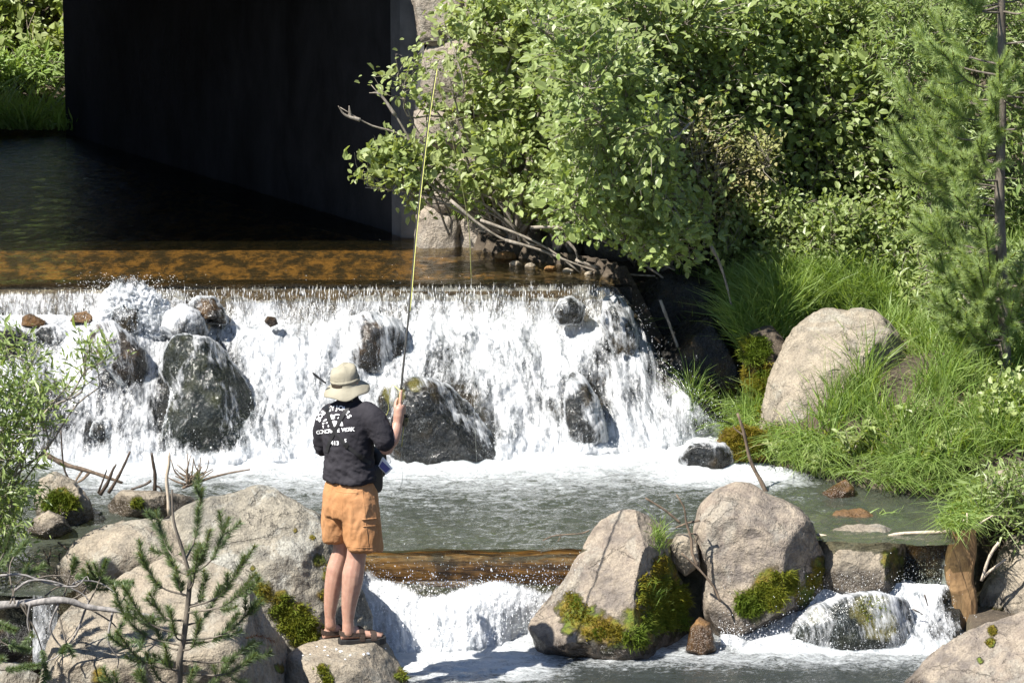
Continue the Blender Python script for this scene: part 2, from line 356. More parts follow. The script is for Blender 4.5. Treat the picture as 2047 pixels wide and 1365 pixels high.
def ground_mat():
    m = NT('ground_soil'); v = m.pos(); n = m.noise(v, 5, 6, .65, .3); f = m.noise(v, 40, 4, .65)
    c = m.mix(m.ramp(n, [(.35, 0), (.65, 1)]), (.03, .022, .014), (.07, .052, .034)); c = m.mix(m.ramp(f, [(.52, 0), (.64, .6)]), c, (.12, .095, .065))
    b = m.mix(m.ramp(m.noise(m.mapping(v, (1.3, .5, 1)), 4.5, 8, .78, .15), [(.46, 0), (.58, 1)]), (.02, .014, .008), (.23, .13, .036))
    b = m.mix(m.ramp(m.voro(m.mapping(v, (1, 1.6, 1)), 15), [(.08, .75), (.3, 0)]), b, (.07, .045, .02))
    c = m.mix(m.attr('bed'), c, b)
    g = m.mix(m.ramp(n, [(.4, 0), (.6, 1)]), (.06, .062, .035), (.15, .13, .08)); c = m.mix(m.attr('gravel'), c, g)
    m.P(Base_Color=c, Roughness=.9, Normal=m.bump(m.math('ADD', n, m.math('MULTIPLY', f, .4)), .8, .05)); return m.m
M['ground'] = ground_mat()
xs = np.concatenate([np.linspace(-60, -6.5, 18), np.arange(-6, 6, .07), np.linspace(6.5, 60, 18)])
ys = np.concatenate([np.linspace(-30, 19, 30), np.arange(19.5, 31, .07), np.linspace(31.2, 40, 50), np.linspace(41, 120, 20)])
GX, GY = np.meshgrid(xs, ys); GZ = ground_z(GX, GY)
gm = MB().add(np.stack([GX, GY, GZ], -1), gridfaces(len(ys), len(xs))).mesh('ground')
bedv = inpoly(GX, GY, upP) & (GY > 27.5) & (GX < -.25 + .25 * np.sin(GY * 3)) ; attr(gm, 'bed', bedv.ravel().astype(float)); attr(gm, 'gravel', (inpoly(GX, GY, midP) | inpoly(GX, GY, lowP)).ravel().astype(float))
struct(link('ground', gm, M['ground']))
gidx = None
def ground_hit(px, py):     # first ground point along a pixel's ray
    dx, dy, dz = ray(px, py); Y = np.arange(20.5, 40, .04); t = Y / dy; Z = H + dz * t; g = ground_z(dx * t, Y)
    i = int(np.argmax(g >= Z)); return np.array([dx * t[i], Y[i], g[i]])

def water_sheet(name, poly, z, step, mat, foamfn, amp, seed=0, x0=None):
    P = np.array(poly); x = np.arange(P[:, 0].min(), P[:, 0].max() + step, step); y = np.arange(P[:, 1].min(), P[:, 1].max() + step, step)
    X, Y = np.meshgrid(x, y); ins = inpoly(X, Y, poly) | (polydist(X, Y, poly) < step * 3)
    foam = foamfn(X, Y)
    q = np.stack([X.ravel() * 3.2, Y.ravel() * 6.5, 0 * X.ravel() + seed], 1)
    hh = (fbm(q, 5) * amp + fbm(q * 4.1, 3) * amp * .35).reshape(X.shape) * (1 + 1.6 * foam)
    Fc = gridfaces(len(y), len(x)); k = ins.ravel()[Fc].all(1); Fc = Fc[k]
    V = np.stack([X, Y, z + hh], -1).reshape(-1, 3); used = np.unique(Fc); mp = np.full(len(V), -1); mp[used] = np.arange(len(used))
    me = MB().add(V[used], mp[Fc]).mesh(name); attr(me, 'foam', foam.ravel()[used]); return struct(link(name, me, mat))
FOOT_X = [-200, 0, 200, 330, 500, 800, 1000, 1200, 1350, 1450, 1490]; FOOT_Y = [940, 938, 950, 930, 925, 922, 920, 908, 892, 864, 850]
FP = np.array([onz(a, b, ZM)[:2] for a, b in zip(FOOT_X, FOOT_Y)])
def seg_d(X, Y, pts):
    d = np.full(X.shape, 1e9)
    for a, b in zip(pts[:-1], pts[1:]):
        e = b - a; t = np.clip(((X - a[0]) * e[0] + (Y - a[1]) * e[1]) / (e @ e), 0, 1); d = np.minimum(d, np.hypot(X - a[0] - t * e[0], (Y - a[1] - t * e[1]) * .8))
    return d
def foam_mid(X, Y):
    d = seg_d(X, Y, FP); px, py = proj(np.stack([X, Y, ZM + 0 * X], -1))
    f = np.where(Y > np.interp(px, FOOT_X, FP[:, 1]) - .05, 1, np.exp(-d / .5)); f = f * ss(60, 260, px) * .9 + f * .35 * (1 - ss(60, 260, px))
    side = ss(1150, 1400, px) * ss(1000, 940, py) * .75; f = np.maximum(f, side * ss(1700, 1500, px))
    f = f * (1 - .75 * ss(1690, 1760, px)); return np.clip(f + .13 * ss(300, 600, px) * ss(1690, 1600, px), 0, 1)
water_sheet('pool_water', midP, ZM, .022, M['pool'], foam_mid, .024, 3)
def foam_low(X, Y):
    px, py = proj(np.stack([X, Y, 0 * X], -1))
    a = ss(1340, 1270, py) * ss(1130, 1040, px); b = ss(1335, 1285, py) * ss(1430, 1500, px) * ss(1960, 1860, px); c = .74 * ss(1400, 1325, py) * ss(1250, 1000, px)
    d = .46 * ss(1365, 1310, py) * ss(1100, 1200, px)
    return np.clip(np.maximum(np.maximum(a, b), np.maximum(c, d)), 0.03, 1)
water_sheet('pool_water', lowP, ZL, .018, M['lower'], foam_low, .02, 9)
water_sheet('stream_water', [(-7, 27.33), (.8, 27.33)] + upP[2:], ZU, .05, M['upper'], lambda X, Y: np.clip(.06 * ss(-2.5, -4, X) * ss(33, 35, Y), 0, 1), .012, 5)

# ------------------------------------------------------------------ boulders and rocks
ICO = {}
def ico(level):
    if level not in ICO:
        bm = bmesh.new(); bmesh.ops.create_icosphere(bm, subdivisions=level, radius=1)
        V = np.array([v.co[:] for v in bm.verts]); Fc = np.array([[v.index for v in f.verts] for f in bm.faces]); bm.free(); ICO[level] = (V, Fc)
    return ICO[level]
ROCKS = []
def rock(label, cat, outline, Y, depth, mat, level=6, amp=1.0, cuts=(), water=None, moss=(), film=0., n=2.5, seed=None, name='boulder', wetall=0., ncut=9, group=None, cfrac=None, veil=0.):
    seed = zlib.crc32(label.encode()) % 997 if seed is None else seed; rng = np.random.RandomState(seed)
    O = np.array(outline, float); x, y = O[:, 0], O[:, 1]; xn, yn = np.roll(x, -1), np.roll(y, -1); cr = x * yn - xn * y; A = cr.sum() / 2
    cx = ((x + xn) * cr).sum() / (6 * A); cy = ((y + yn) * cr).sum() / (6 * A)
    if cfrac: cx, cy = cfrac
    C = at(cx, cy, Y); d = C - np.array([0, 0, H]); d /= np.linalg.norm(d)
    rt = np.cross(d, [0, 0, 1]); rt /= np.linalg.norm(rt); up = np.cross(rt, d); mpp = np.linalg.norm(C - np.array([0, 0, H])) / F
    u = (x - cx) * mpp; v = -(y - cy) * mpp
    th = np.linspace(-np.pi, np.pi, 361); rr = np.zeros(361)
    for i in range(len(u)):
        a = np.array([u[i], v[i]]); b = np.array([u[(i + 1) % len(u)], v[(i + 1) % len(u)]]); e = b - a
        cs, sn = np.cos(th), np.sin(th); den = cs * e[1] - sn * e[0]; den = np.where(abs(den) < 1e-9, 1e-9, den)
        t = (a[0] * e[1] - a[1] * e[0]) / den; s = (a[0] * sn - a[1] * cs) / den
        rr = np.maximum(rr, np.where((t > 0) & (s >= -1e-6) & (s <= 1 + 1e-6), t, 0))
    k = np.exp(-np.linspace(-2, 2, 9) ** 2); k /= k.sum(); rr[:-1] = np.convolve(np.concatenate([rr[-5:-1], rr[:-1], rr[:4]]), k, 'valid'); rr[-1] = rr[0]
    D, Fc = ico(level); q = D[:, 1]; ang = np.arctan2(D[:, 2], D[:, 0]); rad = np.interp(ang, th, rr)
    pr = (1 - np.abs(q) ** n) ** (1 / n); L = np.stack([np.cos(ang) * rad * pr, np.sign(q) * np.abs(q) ** .9 * depth, np.sin(ang) * rad * pr], 1)
    size = float(np.mean(rr)); cl = list(cuts)
    for _ in range(ncut):
        nn = rng.normal(size=3) * np.array([.75, 1, .75]); nn[1] = -abs(nn[1]) - .35; cl.append((*nn, rng.uniform(.74, .95)))
    for a, b, c, fr in cl:
        nn = np.array([a, b, c], float); nn /= np.linalg.norm(nn); h = L @ nn; lim = fr * h.max(); L = L - np.outer(np.maximum(0, h - lim), nn) * .94
    W = C + L[:, :1] * rt + L[:, 1:2] * d + L[:, 2:] * up
    N = vnorm(W, Fc); o = seed * 3.7; edge = ss(0, .5, np.abs(N @ d))
    dsp = fbm(W / size * 1.0 + o, 4) * .10 * size * (.35 + .65 * edge) + fbm(W / size * 3.2 + o, 5, ridge=True) * .028 * size + fbm(W * 22 + o, 4) * .007
    st = fbm(W / size * 2.2 + o + 9, 3); dsp = dsp + .03 * size * np.tanh(6 * (st - .08)) * .5
    W = W + N * (dsp * amp)[:, None]
    me = MB().add(W, T=Fc).mesh(name); px, py = proj(W)
    if water is not None: attr(me, 'wet', np.maximum(wetall, 1 - ss(.07, .19, W[:, 2] - water + fbm(W * 9, 3) * .12)))
    elif wetall: attr(me, 'wet', np.full(len(W), wetall))
    if len(moss):
        mv = np.zeros(len(W))
        for bx, by, br in moss: mv = np.maximum(mv, 1 - ss(.45, 1.1, np.hypot(px - bx, py - by) / br + fbm(W * 14, 3) * .5))
        attr(me, 'moss', mv)
    if film: attr(me, 'film', np.full(len(W), film))
    ob = link(name, me, mat); tag(ob, label, cat, group); ROCKS.append(ob)
    if veil:
        N2 = vnorm(W, Fc); V2 = W + N2 * (.010 + .012 * fbm(W * 13 + o, 3) + .01 * fbm(W * 40, 2))[:, None]; vm = MB().add(V2, T=Fc).mesh('water_veil'); top = ss(-.9, .9, L[:, 2] / size)
        attr(vm, 'cover', np.clip(veil + .42 * (1 - np.abs(N2 @ d)) ** 1.3 + .16 * top + .55 * fbm(W * np.array([6, 6, 2.2]) + o, 3), 0, .95)); attr3(vm, 'flow', np.stack([W[:, 0] + .4 * W[:, 1], -W[:, 2], 0 * W[:, 0] + o], 1)); vo = link('water_veil', vm, M['white']); vo.parent = ob; vo['kind'] = 'stuff'
    return ob
def vnorm(V, Fc):
    a = np.cross(V[Fc[:, 1]] - V[Fc[:, 0]], V[Fc[:, 2]] - V[Fc[:, 0]]); N = np.zeros_like(V)
    for i in range(3): np.add.at(N, Fc[:, i], a)
    return N / (np.linalg.norm(N, axis=1)[:, None] + 1e-12)
def bvh_of(ob):
    me = ob.data; V = [v.co[:] for v in me.vertices]; return BVHTree.FromPolygons(V, [p.vertices[:] for p in me.polygons])
def cast(bvh, px, py):
    d = Vector([float(a) for a in ray(px, py)]).normalized(); h = bvh.ray_cast(Vector((0, 0, H)), d); return (None, None) if h[0] is None else (np.array(h[0]), np.array(h[1]))
def blades(P, D, L, Wd, bend=.35, seg=2, rng=None, droop=None):
    # grass-like tapered strips; P base, D direction, L length, Wd width (arrays)
    n = len(P); rng = rng or np.random.RandomState(1); side = np.cross(D, rng.normal(size=(n, 3))); side /= np.linalg.norm(side, axis=1)[:, None] + 1e-9
    dr = np.array([0, 0, -1.0]) if droop is None else droop; rows = []; az = rng.normal(size=(n, 3)) * np.array([1, 1, .1]); az /= np.linalg.norm(az, axis=1)[:, None]
    for k in range(seg + 1):
        t = k / seg; c = P + D * (L * t)[:, None] + (az * .55 + dr * .6) * (L * bend * t * t)[:, None]
        if k < seg: wv = side * (Wd * (1 - .55 * t))[:, None]; rows += [c - wv, c + wv]
        else: rows.append(c)
    V = np.stack(rows, 1).reshape(-1, 3); m = 2 * seg + 1; b = np.arange(n)[:, None] * m; Q = []; T = []
    for k in range(seg - 1): Q.append(np.concatenate([b + 2 * k, b + 2 * k + 1, b + 2 * k + 3, b + 2 * k + 2], 1))
    T = np.concatenate([b + 2 * seg - 2, b + 2 * seg - 1, b + 2 * seg], 1)
    return V, (np.concatenate(Q) if Q else None), T
def moss_on(ob, blobs, dens, mat, ln=.022, seed=0, name='moss', wd=.0035):
    rng = np.random.RandomState(seed + 5); bv = bvh_of(ob); P = []; N = []
    for bx, by, br in blobs:
        for _ in range(int(dens * br * br / 100)):
            a = rng.uniform(0, 6.283); r = br * math.sqrt(rng.uniform(0, 1)) * rng.uniform(.75, 1.12); p, nn = cast(bv, bx + r * math.cos(a), by + r * math.sin(a) * .85)
            if p is not None: P.append(p); N.append(nn)
    if not P: return None
    P = np.array(P); N = np.array(N); cl = fbm(P * 11 + seed, 3); lump = np.clip(.5 + 1.2 * cl, 0, 1)
    P2 = np.repeat(P, 4, 0) + rng.normal(size=(len(P) * 4, 3)) * .006; lump = np.repeat(lump, 4); N2 = np.repeat(N, 4, 0)
    Dv = N2 + rng.normal(size=N2.shape) * .55 + np.array([0, 0, .35]); Dv /= np.linalg.norm(Dv, axis=1)[:, None]
    P2 = P2 + N2 * (lump * ln * .9 * rng.uniform(0, 1, len(P2)))[:, None] - N2 * .004
    L = ln * rng.uniform(.5, 1.2, len(P2)) * (.5 + lump)
    V, Q, T = blades(P2, Dv, L, np.full(len(P2), wd) * rng.uniform(.7, 1.4, len(P2)), .4, 1, rng)
    o = MB().add(V, Q, T).obj(name, mat, smooth=False); o.parent = ob; o['kind'] = 'stuff'; return o

G_FALL = 'dark wet rocks in the waterfall'
# near boulders round the angler
E = rock('large pale flat-faced boulder behind the pine sapling, low in the foreground', 'boulder', [(60, 1420), (88, 1350), (105, 1290), (130, 1232), (170, 1192), (240, 1156), (290, 1126), (340, 1106), (395, 1120), (455, 1142), (505, 1195), (522, 1240), (548, 1265), (580, 1300), (590, 1365), (560, 1440), (470, 1500), (250, 1510), (110, 1490)], 21.75, .62, M['rock'], 7, cuts=[(-.15, -.62, .77, .55), (.95, -.3, -.1, .86)], moss=[(560, 1335, 16), (200, 1350, 26)], ncut=5)
Cb = rock('big rounded grey boulder with cracked lichen face just behind the angler', 'boulder', [(330, 1120), (345, 1030), (370, 1012), (399, 1000), (458, 988), (515, 976), (548, 980), (591, 1004), (631, 1030), (652, 1058), (680, 1106), (705, 1160), (728, 1205), (740, 1250), (735, 1320), (640, 1360), (480, 1360), (350, 1300), (330, 1200)], 22.95, .62, M['rock_grey'], 7, cuts=[(.1, -.8, .6, .72), (.25, -.93, .05, .78)], moss=[(590, 1060, 8), (625, 1075, 10), (640, 1120, 20), (520, 1185, 34), (560, 1190, 20), (590, 1240, 46), (560, 1215, 30), (650, 1190, 22), (610, 1265, 40), (505, 1135, 8), (655, 1150, 18)], ncut=4, water=-.1)
Db = rock('broad smooth tan boulder at the edge of the left side channel', 'boulder', [(95, 1180), (115, 1130), (150, 1085), (190, 1060), (240, 1046), (300, 1040), (360, 1046), (430, 1090), (440, 1200), (380, 1270), (250, 1290), (130, 1260)], 22.9, .5, M['rock'], 6, ncut=5, water=.6)
Pb = rock('small flat-topped boulder under the angler sandals, spotted with white droppings', 'boulder', [(560, 1380), (575, 1310), (600, 1292), (650, 1276), (700, 1268), (750, 1264), (778, 1280), (800, 1325), (818, 1365), (830, 1430), (800, 1490), (700, 1520), (590, 1500), (560, 1440)], 22.15, .42, M['rock'], 6, amp=.5, cuts=[(0, -.30, .95, .72), (.9, -.3, .2, .85)], moss=[(645, 1335, 14), (655, 1355, 18), (805, 1350, 22)], ncut=3, water=0)
Fb = rock('small craggy tan rock with bright moss beside the willow shrub', 'rock', [(70, 1000), (82, 958), (112, 944), (150, 964), (178, 1002), (186, 1036), (150, 1055), (80, 1050)], 24.35, .3, M['rock'], 6, amp=1.4, moss=[(120, 1000, 34), (100, 1010, 24), (145, 1005, 20)], water=.6, name='rock')
rock('low smooth stone in the shallows below the craggy mossy rock', 'rock', [(55, 1060), (70, 1034), (98, 1021), (128, 1034), (144, 1062), (100, 1080)], 23.95, .22, M['rock'], 6, water=.6, name='rock')
Gb = rock('low flat rock under the driftwood tangle, green moss at its waterline', 'rock', [(215, 1008), (243, 979), (300, 981), (360, 990), (405, 1002), (418, 1022), (330, 1036), (225, 1030)], 24.55, .26, M['rock_brown'] if 0 else M['rock'], 6, moss=[(275, 1005, 18)], water=.62, name='rock')
rock('dark grey rock half hidden under the pine boughs, beside the smooth pale slab', 'rock', [(-80, 1420), (-60, 1345), (0, 1325), (45, 1330), (85, 1360), (100, 1440), (20, 1470)], 21.6, .35, M['rock_grey'], 6, water=0, name='rock', wetall=.3)
rock('black wet rock behind the dead limb with a trickle running down it', 'rock', [(-140, 1250), (-120, 1195), (0, 1180), (90, 1186), (135, 1220), (130, 1330), (60, 1400), (-120, 1390)], 22.75, .28, M['wet'], 5, film=.2, name='rock')  # rock added in near-black; its colour stands for the shaded hole here
Ab = rock('pointed pyramid boulder with mossy right flank standing in the rapids', 'boulder', [(1058, 1250), (1095, 1200), (1131, 1155), (1174, 1074), (1199, 1040), (1237, 1020), (1265, 1016), (1299, 1028), (1326, 1046), (1332, 1102), (1360, 1133), (1392, 1177), (1405, 1225), (1410, 1290), (1330, 1320), (1265, 1335), (1180, 1330), (1080, 1310)], 23.45, .42, M['rock_pink'], 7, amp=.75, cuts=[(-.42, -.74, .52, .5), (.88, -.47, .05, .42)], moss=[(1140, 1210, 38), (1180, 1250, 50), (1220, 1268, 50), (1150, 1240, 40), (1270, 1240, 40), (1300, 1190, 40), (1330, 1180, 60), (1350, 1230, 55), (1330, 1140, 44), (1290, 1270, 44)], water=.0, ncut=3)
Bb = rock('tall rounded pinkish boulder with a deep notch and green moss clump', 'boulder', [(1386, 1060), (1398, 1012), (1430, 979), (1465, 965), (1500, 969), (1540, 989), (1590, 1014), (1620, 1046), (1634, 1085), (1655, 1120), (1660, 1170), (1620, 1225), (1560, 1270), (1520, 1310), (1420, 1310), (1405, 1220), (1412, 1150), (1398, 1105)], 23.85, .42, M['rock_pink'], 6, cuts=[(.75, -.62, -.1, .8), (-.2, -.95, -.1, .8)], moss=[(1640, 1130, 26), (1630, 1160, 30), (1560, 1180, 22), (1540, 1170, 50), (1500, 1210, 44), (1610, 1190, 34), (1578, 1160, 30)], water=.05, ncut=4)
rock('small tan stone wedged between the pyramid boulder and the pinkish boulder', 'rock', [(1340, 1090), (1352, 1068), (1375, 1066), (1395, 1085), (1400, 1130), (1370, 1150), (1345, 1130)], 23.75, .2, M['rock'], 5, name='rock')
rock('golden wet stone at the foot of the pinkish boulder', 'rock', [(1372, 1300), (1380, 1255), (1398, 1232), (1420, 1245), (1432, 1300), (1405, 1315)], 23.3, .14, M['rock_brown'], 5, name='rock', water=.06)
Sb = rock('flat-topped brown slab in the right spill with water sliding past', 'rock', [(1625, 1110), (1640, 1070), (1690, 1050), (1750, 1046), (1790, 1058), (1810, 1086), (1806, 1150), (1785, 1190), (1700, 1200), (1640, 1180)], 24.0, .3, M['rock'], 6, amp=.6, cuts=[(-.05, -.55, .83, .62), (.9, -.4, 0, .8)], water=.28, moss=[(1785, 1120, 34), (1790, 1150, 30)], wetall=.25, name='rock')
Tb = rock('dark mossy dome with water streaming over it below the slab', 'rock', [(1570, 1290), (1590, 1250), (1625, 1215), (1690, 1192), (1755, 1186), (1812, 1200), (1826, 1250), (1815, 1310), (1690, 1330), (1590, 1320)], 23.5, .3, M['wet_green'], 5, film=.75, moss=[(1740, 1215, 46), (1760, 1250, 40), (1630, 1230, 22)], name='rock', veil=0.24)
Vb = rock('brown rock face beside the split stump at the right edge', 'boulder', [(1955, 1290), (1962, 1200), (1985, 1140), (2010, 1080), (2060, 1040), (2160, 1060), (2200, 1200), (2150, 1310), (2000, 1340)], 24.1, .5, M['rock'], 6, amp=1.2, cuts=[(-.35, -.55, .75, .6), (-.2, -.95, .1, .75)], moss=[(1985, 1240, 34)], water=.0)
V2 = rock('pale tan boulder behind the willow sprays, where the grass bank ends', 'boulder', [(1942, 1010), (1958, 972), (1990, 946), (2060, 925), (2160, 950), (2160, 1080), (2010, 1085), (1955, 1060)], 24.75, .4, M['rock'], 6, water=.6)
Wb = rock('large sloping pink-grey boulder filling the bottom right corner', 'boulder', [(1790, 1400), (1830, 1355), (1855, 1325), (1930, 1275), (1990, 1243), (2060, 1212), (2170, 1215), (2200, 1430), (2100, 1520), (1850, 1500)], 22.6, .5, M['rock_pink'], 6, amp=1.2, cuts=[(-.3, -.7, .65, .6)], moss=[(1985, 1260, 14), (1980, 1285, 14), (1960, 1320, 10)], water=-.1, ncut=5)
rock('small orange rock poking from the water by the grass bank', 'rock', [(1630, 1000), (1645, 984), (1672, 967), (1690, 957), (1707, 974), (1712, 1008), (1690, 1025), (1650, 1020)], 25.05, .14, M['rock_brown'], 5, water=.57, name='rock', amp=.5)
rock('rounded brown stone lying just under the clear water beside the orange rock', 'rock', [(1640, 1045), (1670, 1022), (1720, 1015), (1750, 1030), (1740, 1060), (1670, 1070)], 24.55, .2, M['rock_brown'], 5, name='rock', wetall=.5)
Yb = rock('huge pale boulder sitting in the grass on the right bank', 'boulder', [(1518, 870), (1532, 810), (1537, 760), (1555, 717), (1586, 666), (1617, 631), (1648, 621), (1687, 623), (1711, 618), (1746, 623), (1780, 650), (1797, 678), (1809, 728), (1806, 790), (1780, 860), (1700, 900), (1580, 910)], 26.5, .5, M['rock'], 6, amp=1.2, cuts=[(.80, -.60, .0, .86), (-.15, -.75, .62, .92)], ncut=3)
R12 = rock('moss-covered golden-green rock at the foot of the grass bank', 'rock', [(1432, 885), (1450, 858), (1490, 849), (1530, 862), (1550, 900), (1530, 930), (1470, 930), (1440, 915)], 26.0, .22, M['rock_brown'], 6, moss=[(1490, 880, 70)], name='rock')
rock('low dark wet rock touching the moss-covered rock', 'rock', [(1355, 922), (1378, 892), (1410, 883), (1450, 890), (1482, 915), (1478, 940), (1380, 942)], 25.95, .2, M['wet'], 5, film=.3, name='rock', veil=0.02)
# rocks standing in the falls
rock('tall wet boulder with a dark green hollow face in the left half of the falls', 'boulder', [(318, 735), (336, 689), (358, 671), (418, 677), (440, 695), (470, 738), (503, 784), (508, 836), (500, 935), (430, 950), (345, 940), (326, 880), (348, 780)], 26.42, .32, M['wet_green'], 6, cuts=[(-.8, -.55, .2, .62), (.55, -.75, .3, .72)], film=0.07, ncut=4, veil=0.06)
rock('wet brown-sided boulder hung with water left of the green hollow boulder', 'boulder', [(165, 690), (178, 662), (195, 648), (226, 642), (255, 670), (288, 703), (290, 735), (280, 790), (268, 820), (245, 775), (215, 735)], 26.83, .22, M['wet_brown'], 5, film=0.39, veil=0.22)
rock('dark glistening rock behind the willow shrub at the shelf of the falls', 'rock', [(-120, 690), (-60, 660), (0, 656), (42, 662), (58, 686), (50, 725), (-40, 740)], 26.92, .25, M['wet'], 5, film=0.39, name='rock', veil=0.2)
rock('low dark rock on the shelf of the falls, water wrapped round it', 'rock', [(66, 672), (85, 655), (112, 652), (140, 672), (132, 690), (85, 692)], 26.92, .14, M['wet'], 5, film=0.28, name='rock', veil=0.25)
rock('small brown rock sitting dry on the shelf below the weir curtain', 'rock', [(42, 650), (46, 632), (60, 626), (92, 643), (88, 656)], 27.07, .12, M['wet_brown'], 5, name='rock')
rock('golden stone in the foam beside the big splash', 'rock', [(140, 642), (150, 626), (172, 622), (188, 634), (182, 648)], 27.12, .1, M['rock_brown'], 5, name='rock', wetall=.4)
rock('dark block of rock in the splash under the weir', 'rock', [(222, 650), (228, 618), (252, 613), (283, 620), (284, 660), (255, 672)], 27.02, .12, M['wet'], 5, film=0.22, name='rock', veil=0.28)
rock('brown wet rock breaking the weir curtain beside the big splash', 'rock', [(380, 608), (397, 594), (426, 597), (446, 620), (452, 648), (400, 640)], 27.18, .16, M['wet_brown'], 5, film=0.17, name='rock', veil=0.22)
rock('grey wet hump glazed with water above the green hollow boulder', 'rock', [(322, 660), (335, 625), (365, 610), (395, 625), (415, 665), (370, 690)], 27.00, .2, M['wet'], 5, film=0.50, name='rock', veil=0.42)
rock('tiny brown rock between curtain and foam', 'rock', [(528, 642), (535, 632), (550, 634), (556, 648), (540, 654)], 27.07, .07, M['wet_brown'], 5, name='rock')
rock('brown cornered rock with water lacing down it under the weir curtain', 'rock', [(690, 700), (700, 640), (733, 625), (800, 640), (810, 685), (790, 750), (705, 750)], 27.02, .22, M['wet_brown'], 5, film=0.44, name='rock', veil=0.3)
rock('big dark speckled dome rock beside the angler raised hand', 'boulder', [(757, 800), (766, 774), (790, 761), (829, 757), (868, 760), (897, 774), (936, 809), (976, 864), (1002, 905), (995, 935), (880, 945), (800, 940), (770, 900)], 26.22, .34, M['wet'], 6, film=0.41, moss=[(785, 785, 30), (830, 768, 20)], ncut=4, veil=0.1)
rock('dark upright rock showing through the thick white water of the falls', 'rock', [(1130, 790), (1138, 738), (1162, 752), (1194, 800), (1212, 872), (1205, 905), (1160, 905), (1135, 870)], 26.41, .2, M['wet'], 5, film=0.33, name='rock', veil=0.24)
rock('black rock under the thin veil near the right end of the weir', 'rock', [(1108, 625), (1120, 600), (1140, 595), (1168, 612), (1160, 645), (1120, 648)], 27.18, .14, M['wet'], 5, film=0.14, name='rock', veil=0.28)
rock('black rock with a ribbon of water curling off its right side', 'rock', [(1205, 640), (1208, 595), (1235, 592), (1258, 620), (1276, 680), (1270, 745), (1240, 740), (1222, 690)], 27.08, .2, M['wet'], 5, film=0.19, name='rock', veil=0.25)
rock('small black stone near the foot of the left falls', 'rock', [(180, 868), (190, 845), (215, 842), (225, 870), (205, 890)], 26.32, .1, M['wet'], 5, film=0.17, name='rock', veil=0.3)
# bank right of the falls; gully shade put into the rocks' near-black colour
rock('dark shaded bank rock under the overhanging shrubs right of the falls', 'boulder', [(1310, 760), (1330, 660), (1380, 630), (1450, 640), (1490, 700), (1500, 800), (1450, 850), (1380, 830)], 27.25, .3, M['wet'], 5)
rock('black boulder in the shaded gully above the bank rock', 'boulder', [(1250, 640), (1270, 570), (1330, 545), (1420, 560), (1450, 630), (1400, 690), (1310, 700)], 27.8, .3, M['wet'], 5)

moss_on(Cb, [(590, 1240, 40), (560, 1225, 22), (610, 1262, 36), (575, 1200, 16)], 34, M['moss'], .03, 1)
moss_on(Cb, [(520, 1185, 26), (545, 1195, 18), (625, 1075, 6), (655, 1140, 12), (650, 1190, 14)], 22, M['moss_gold'], .016, 2)
moss_on(Fb, [(118, 1002, 30), (140, 1004, 18), (95, 1008, 16)], 36, M['moss'], .03, 3)
moss_on(Gb, [(275, 1006, 14)], 40, M['moss'], .02, 4)
moss_on(Ab, [(1320, 1190, 46), (1350, 1225, 40), (1310, 1240, 34), (1270, 1275, 26), (1365, 1190, 26)], 34, M['moss'], .035, 5)
moss_on(Ab, [(1300, 1165, 26), (1322, 1130, 22), (1290, 1210, 20), (1150, 1225, 30), (1190, 1255, 30), (1225, 1265, 22), (1140, 1190, 12)], 26, M['moss_gold'], .022, 6)
moss_on(Ab, [(1150, 1205, 16), (1200, 1265, 14)], 34, M['moss'], .02, 16)
moss_on(Bb, [(1565, 1165, 30), (1530, 1180, 26), (1500, 1205, 32), (1545, 1200, 24)], 46, M['moss'], .04, 7)
moss_on(Bb, [(1635, 1140, 14), (1620, 1165, 16), (1480, 1200, 12)], 26, M['moss_gold'], .02, 8)
moss_on(R12, [(1480, 880, 44), (1510, 885, 34)], 50, M['moss_gold'], .024, 9)
moss_on(R12, [(1505, 895, 26), (1520, 880, 20)], 50, M['moss'], .024, 10)
moss_on(Pb, [(645, 1340, 12), (655, 1358, 14), (805, 1350, 16)], 40, M['moss'], .03, 11)
moss_on(Wb, [(1985, 1262, 9), (1980, 1285, 9)], 40, M['moss_gold'], .02, 12)
moss_on(Tb, [(1745, 1212, 30)], 20, M['moss'], .02, 13)

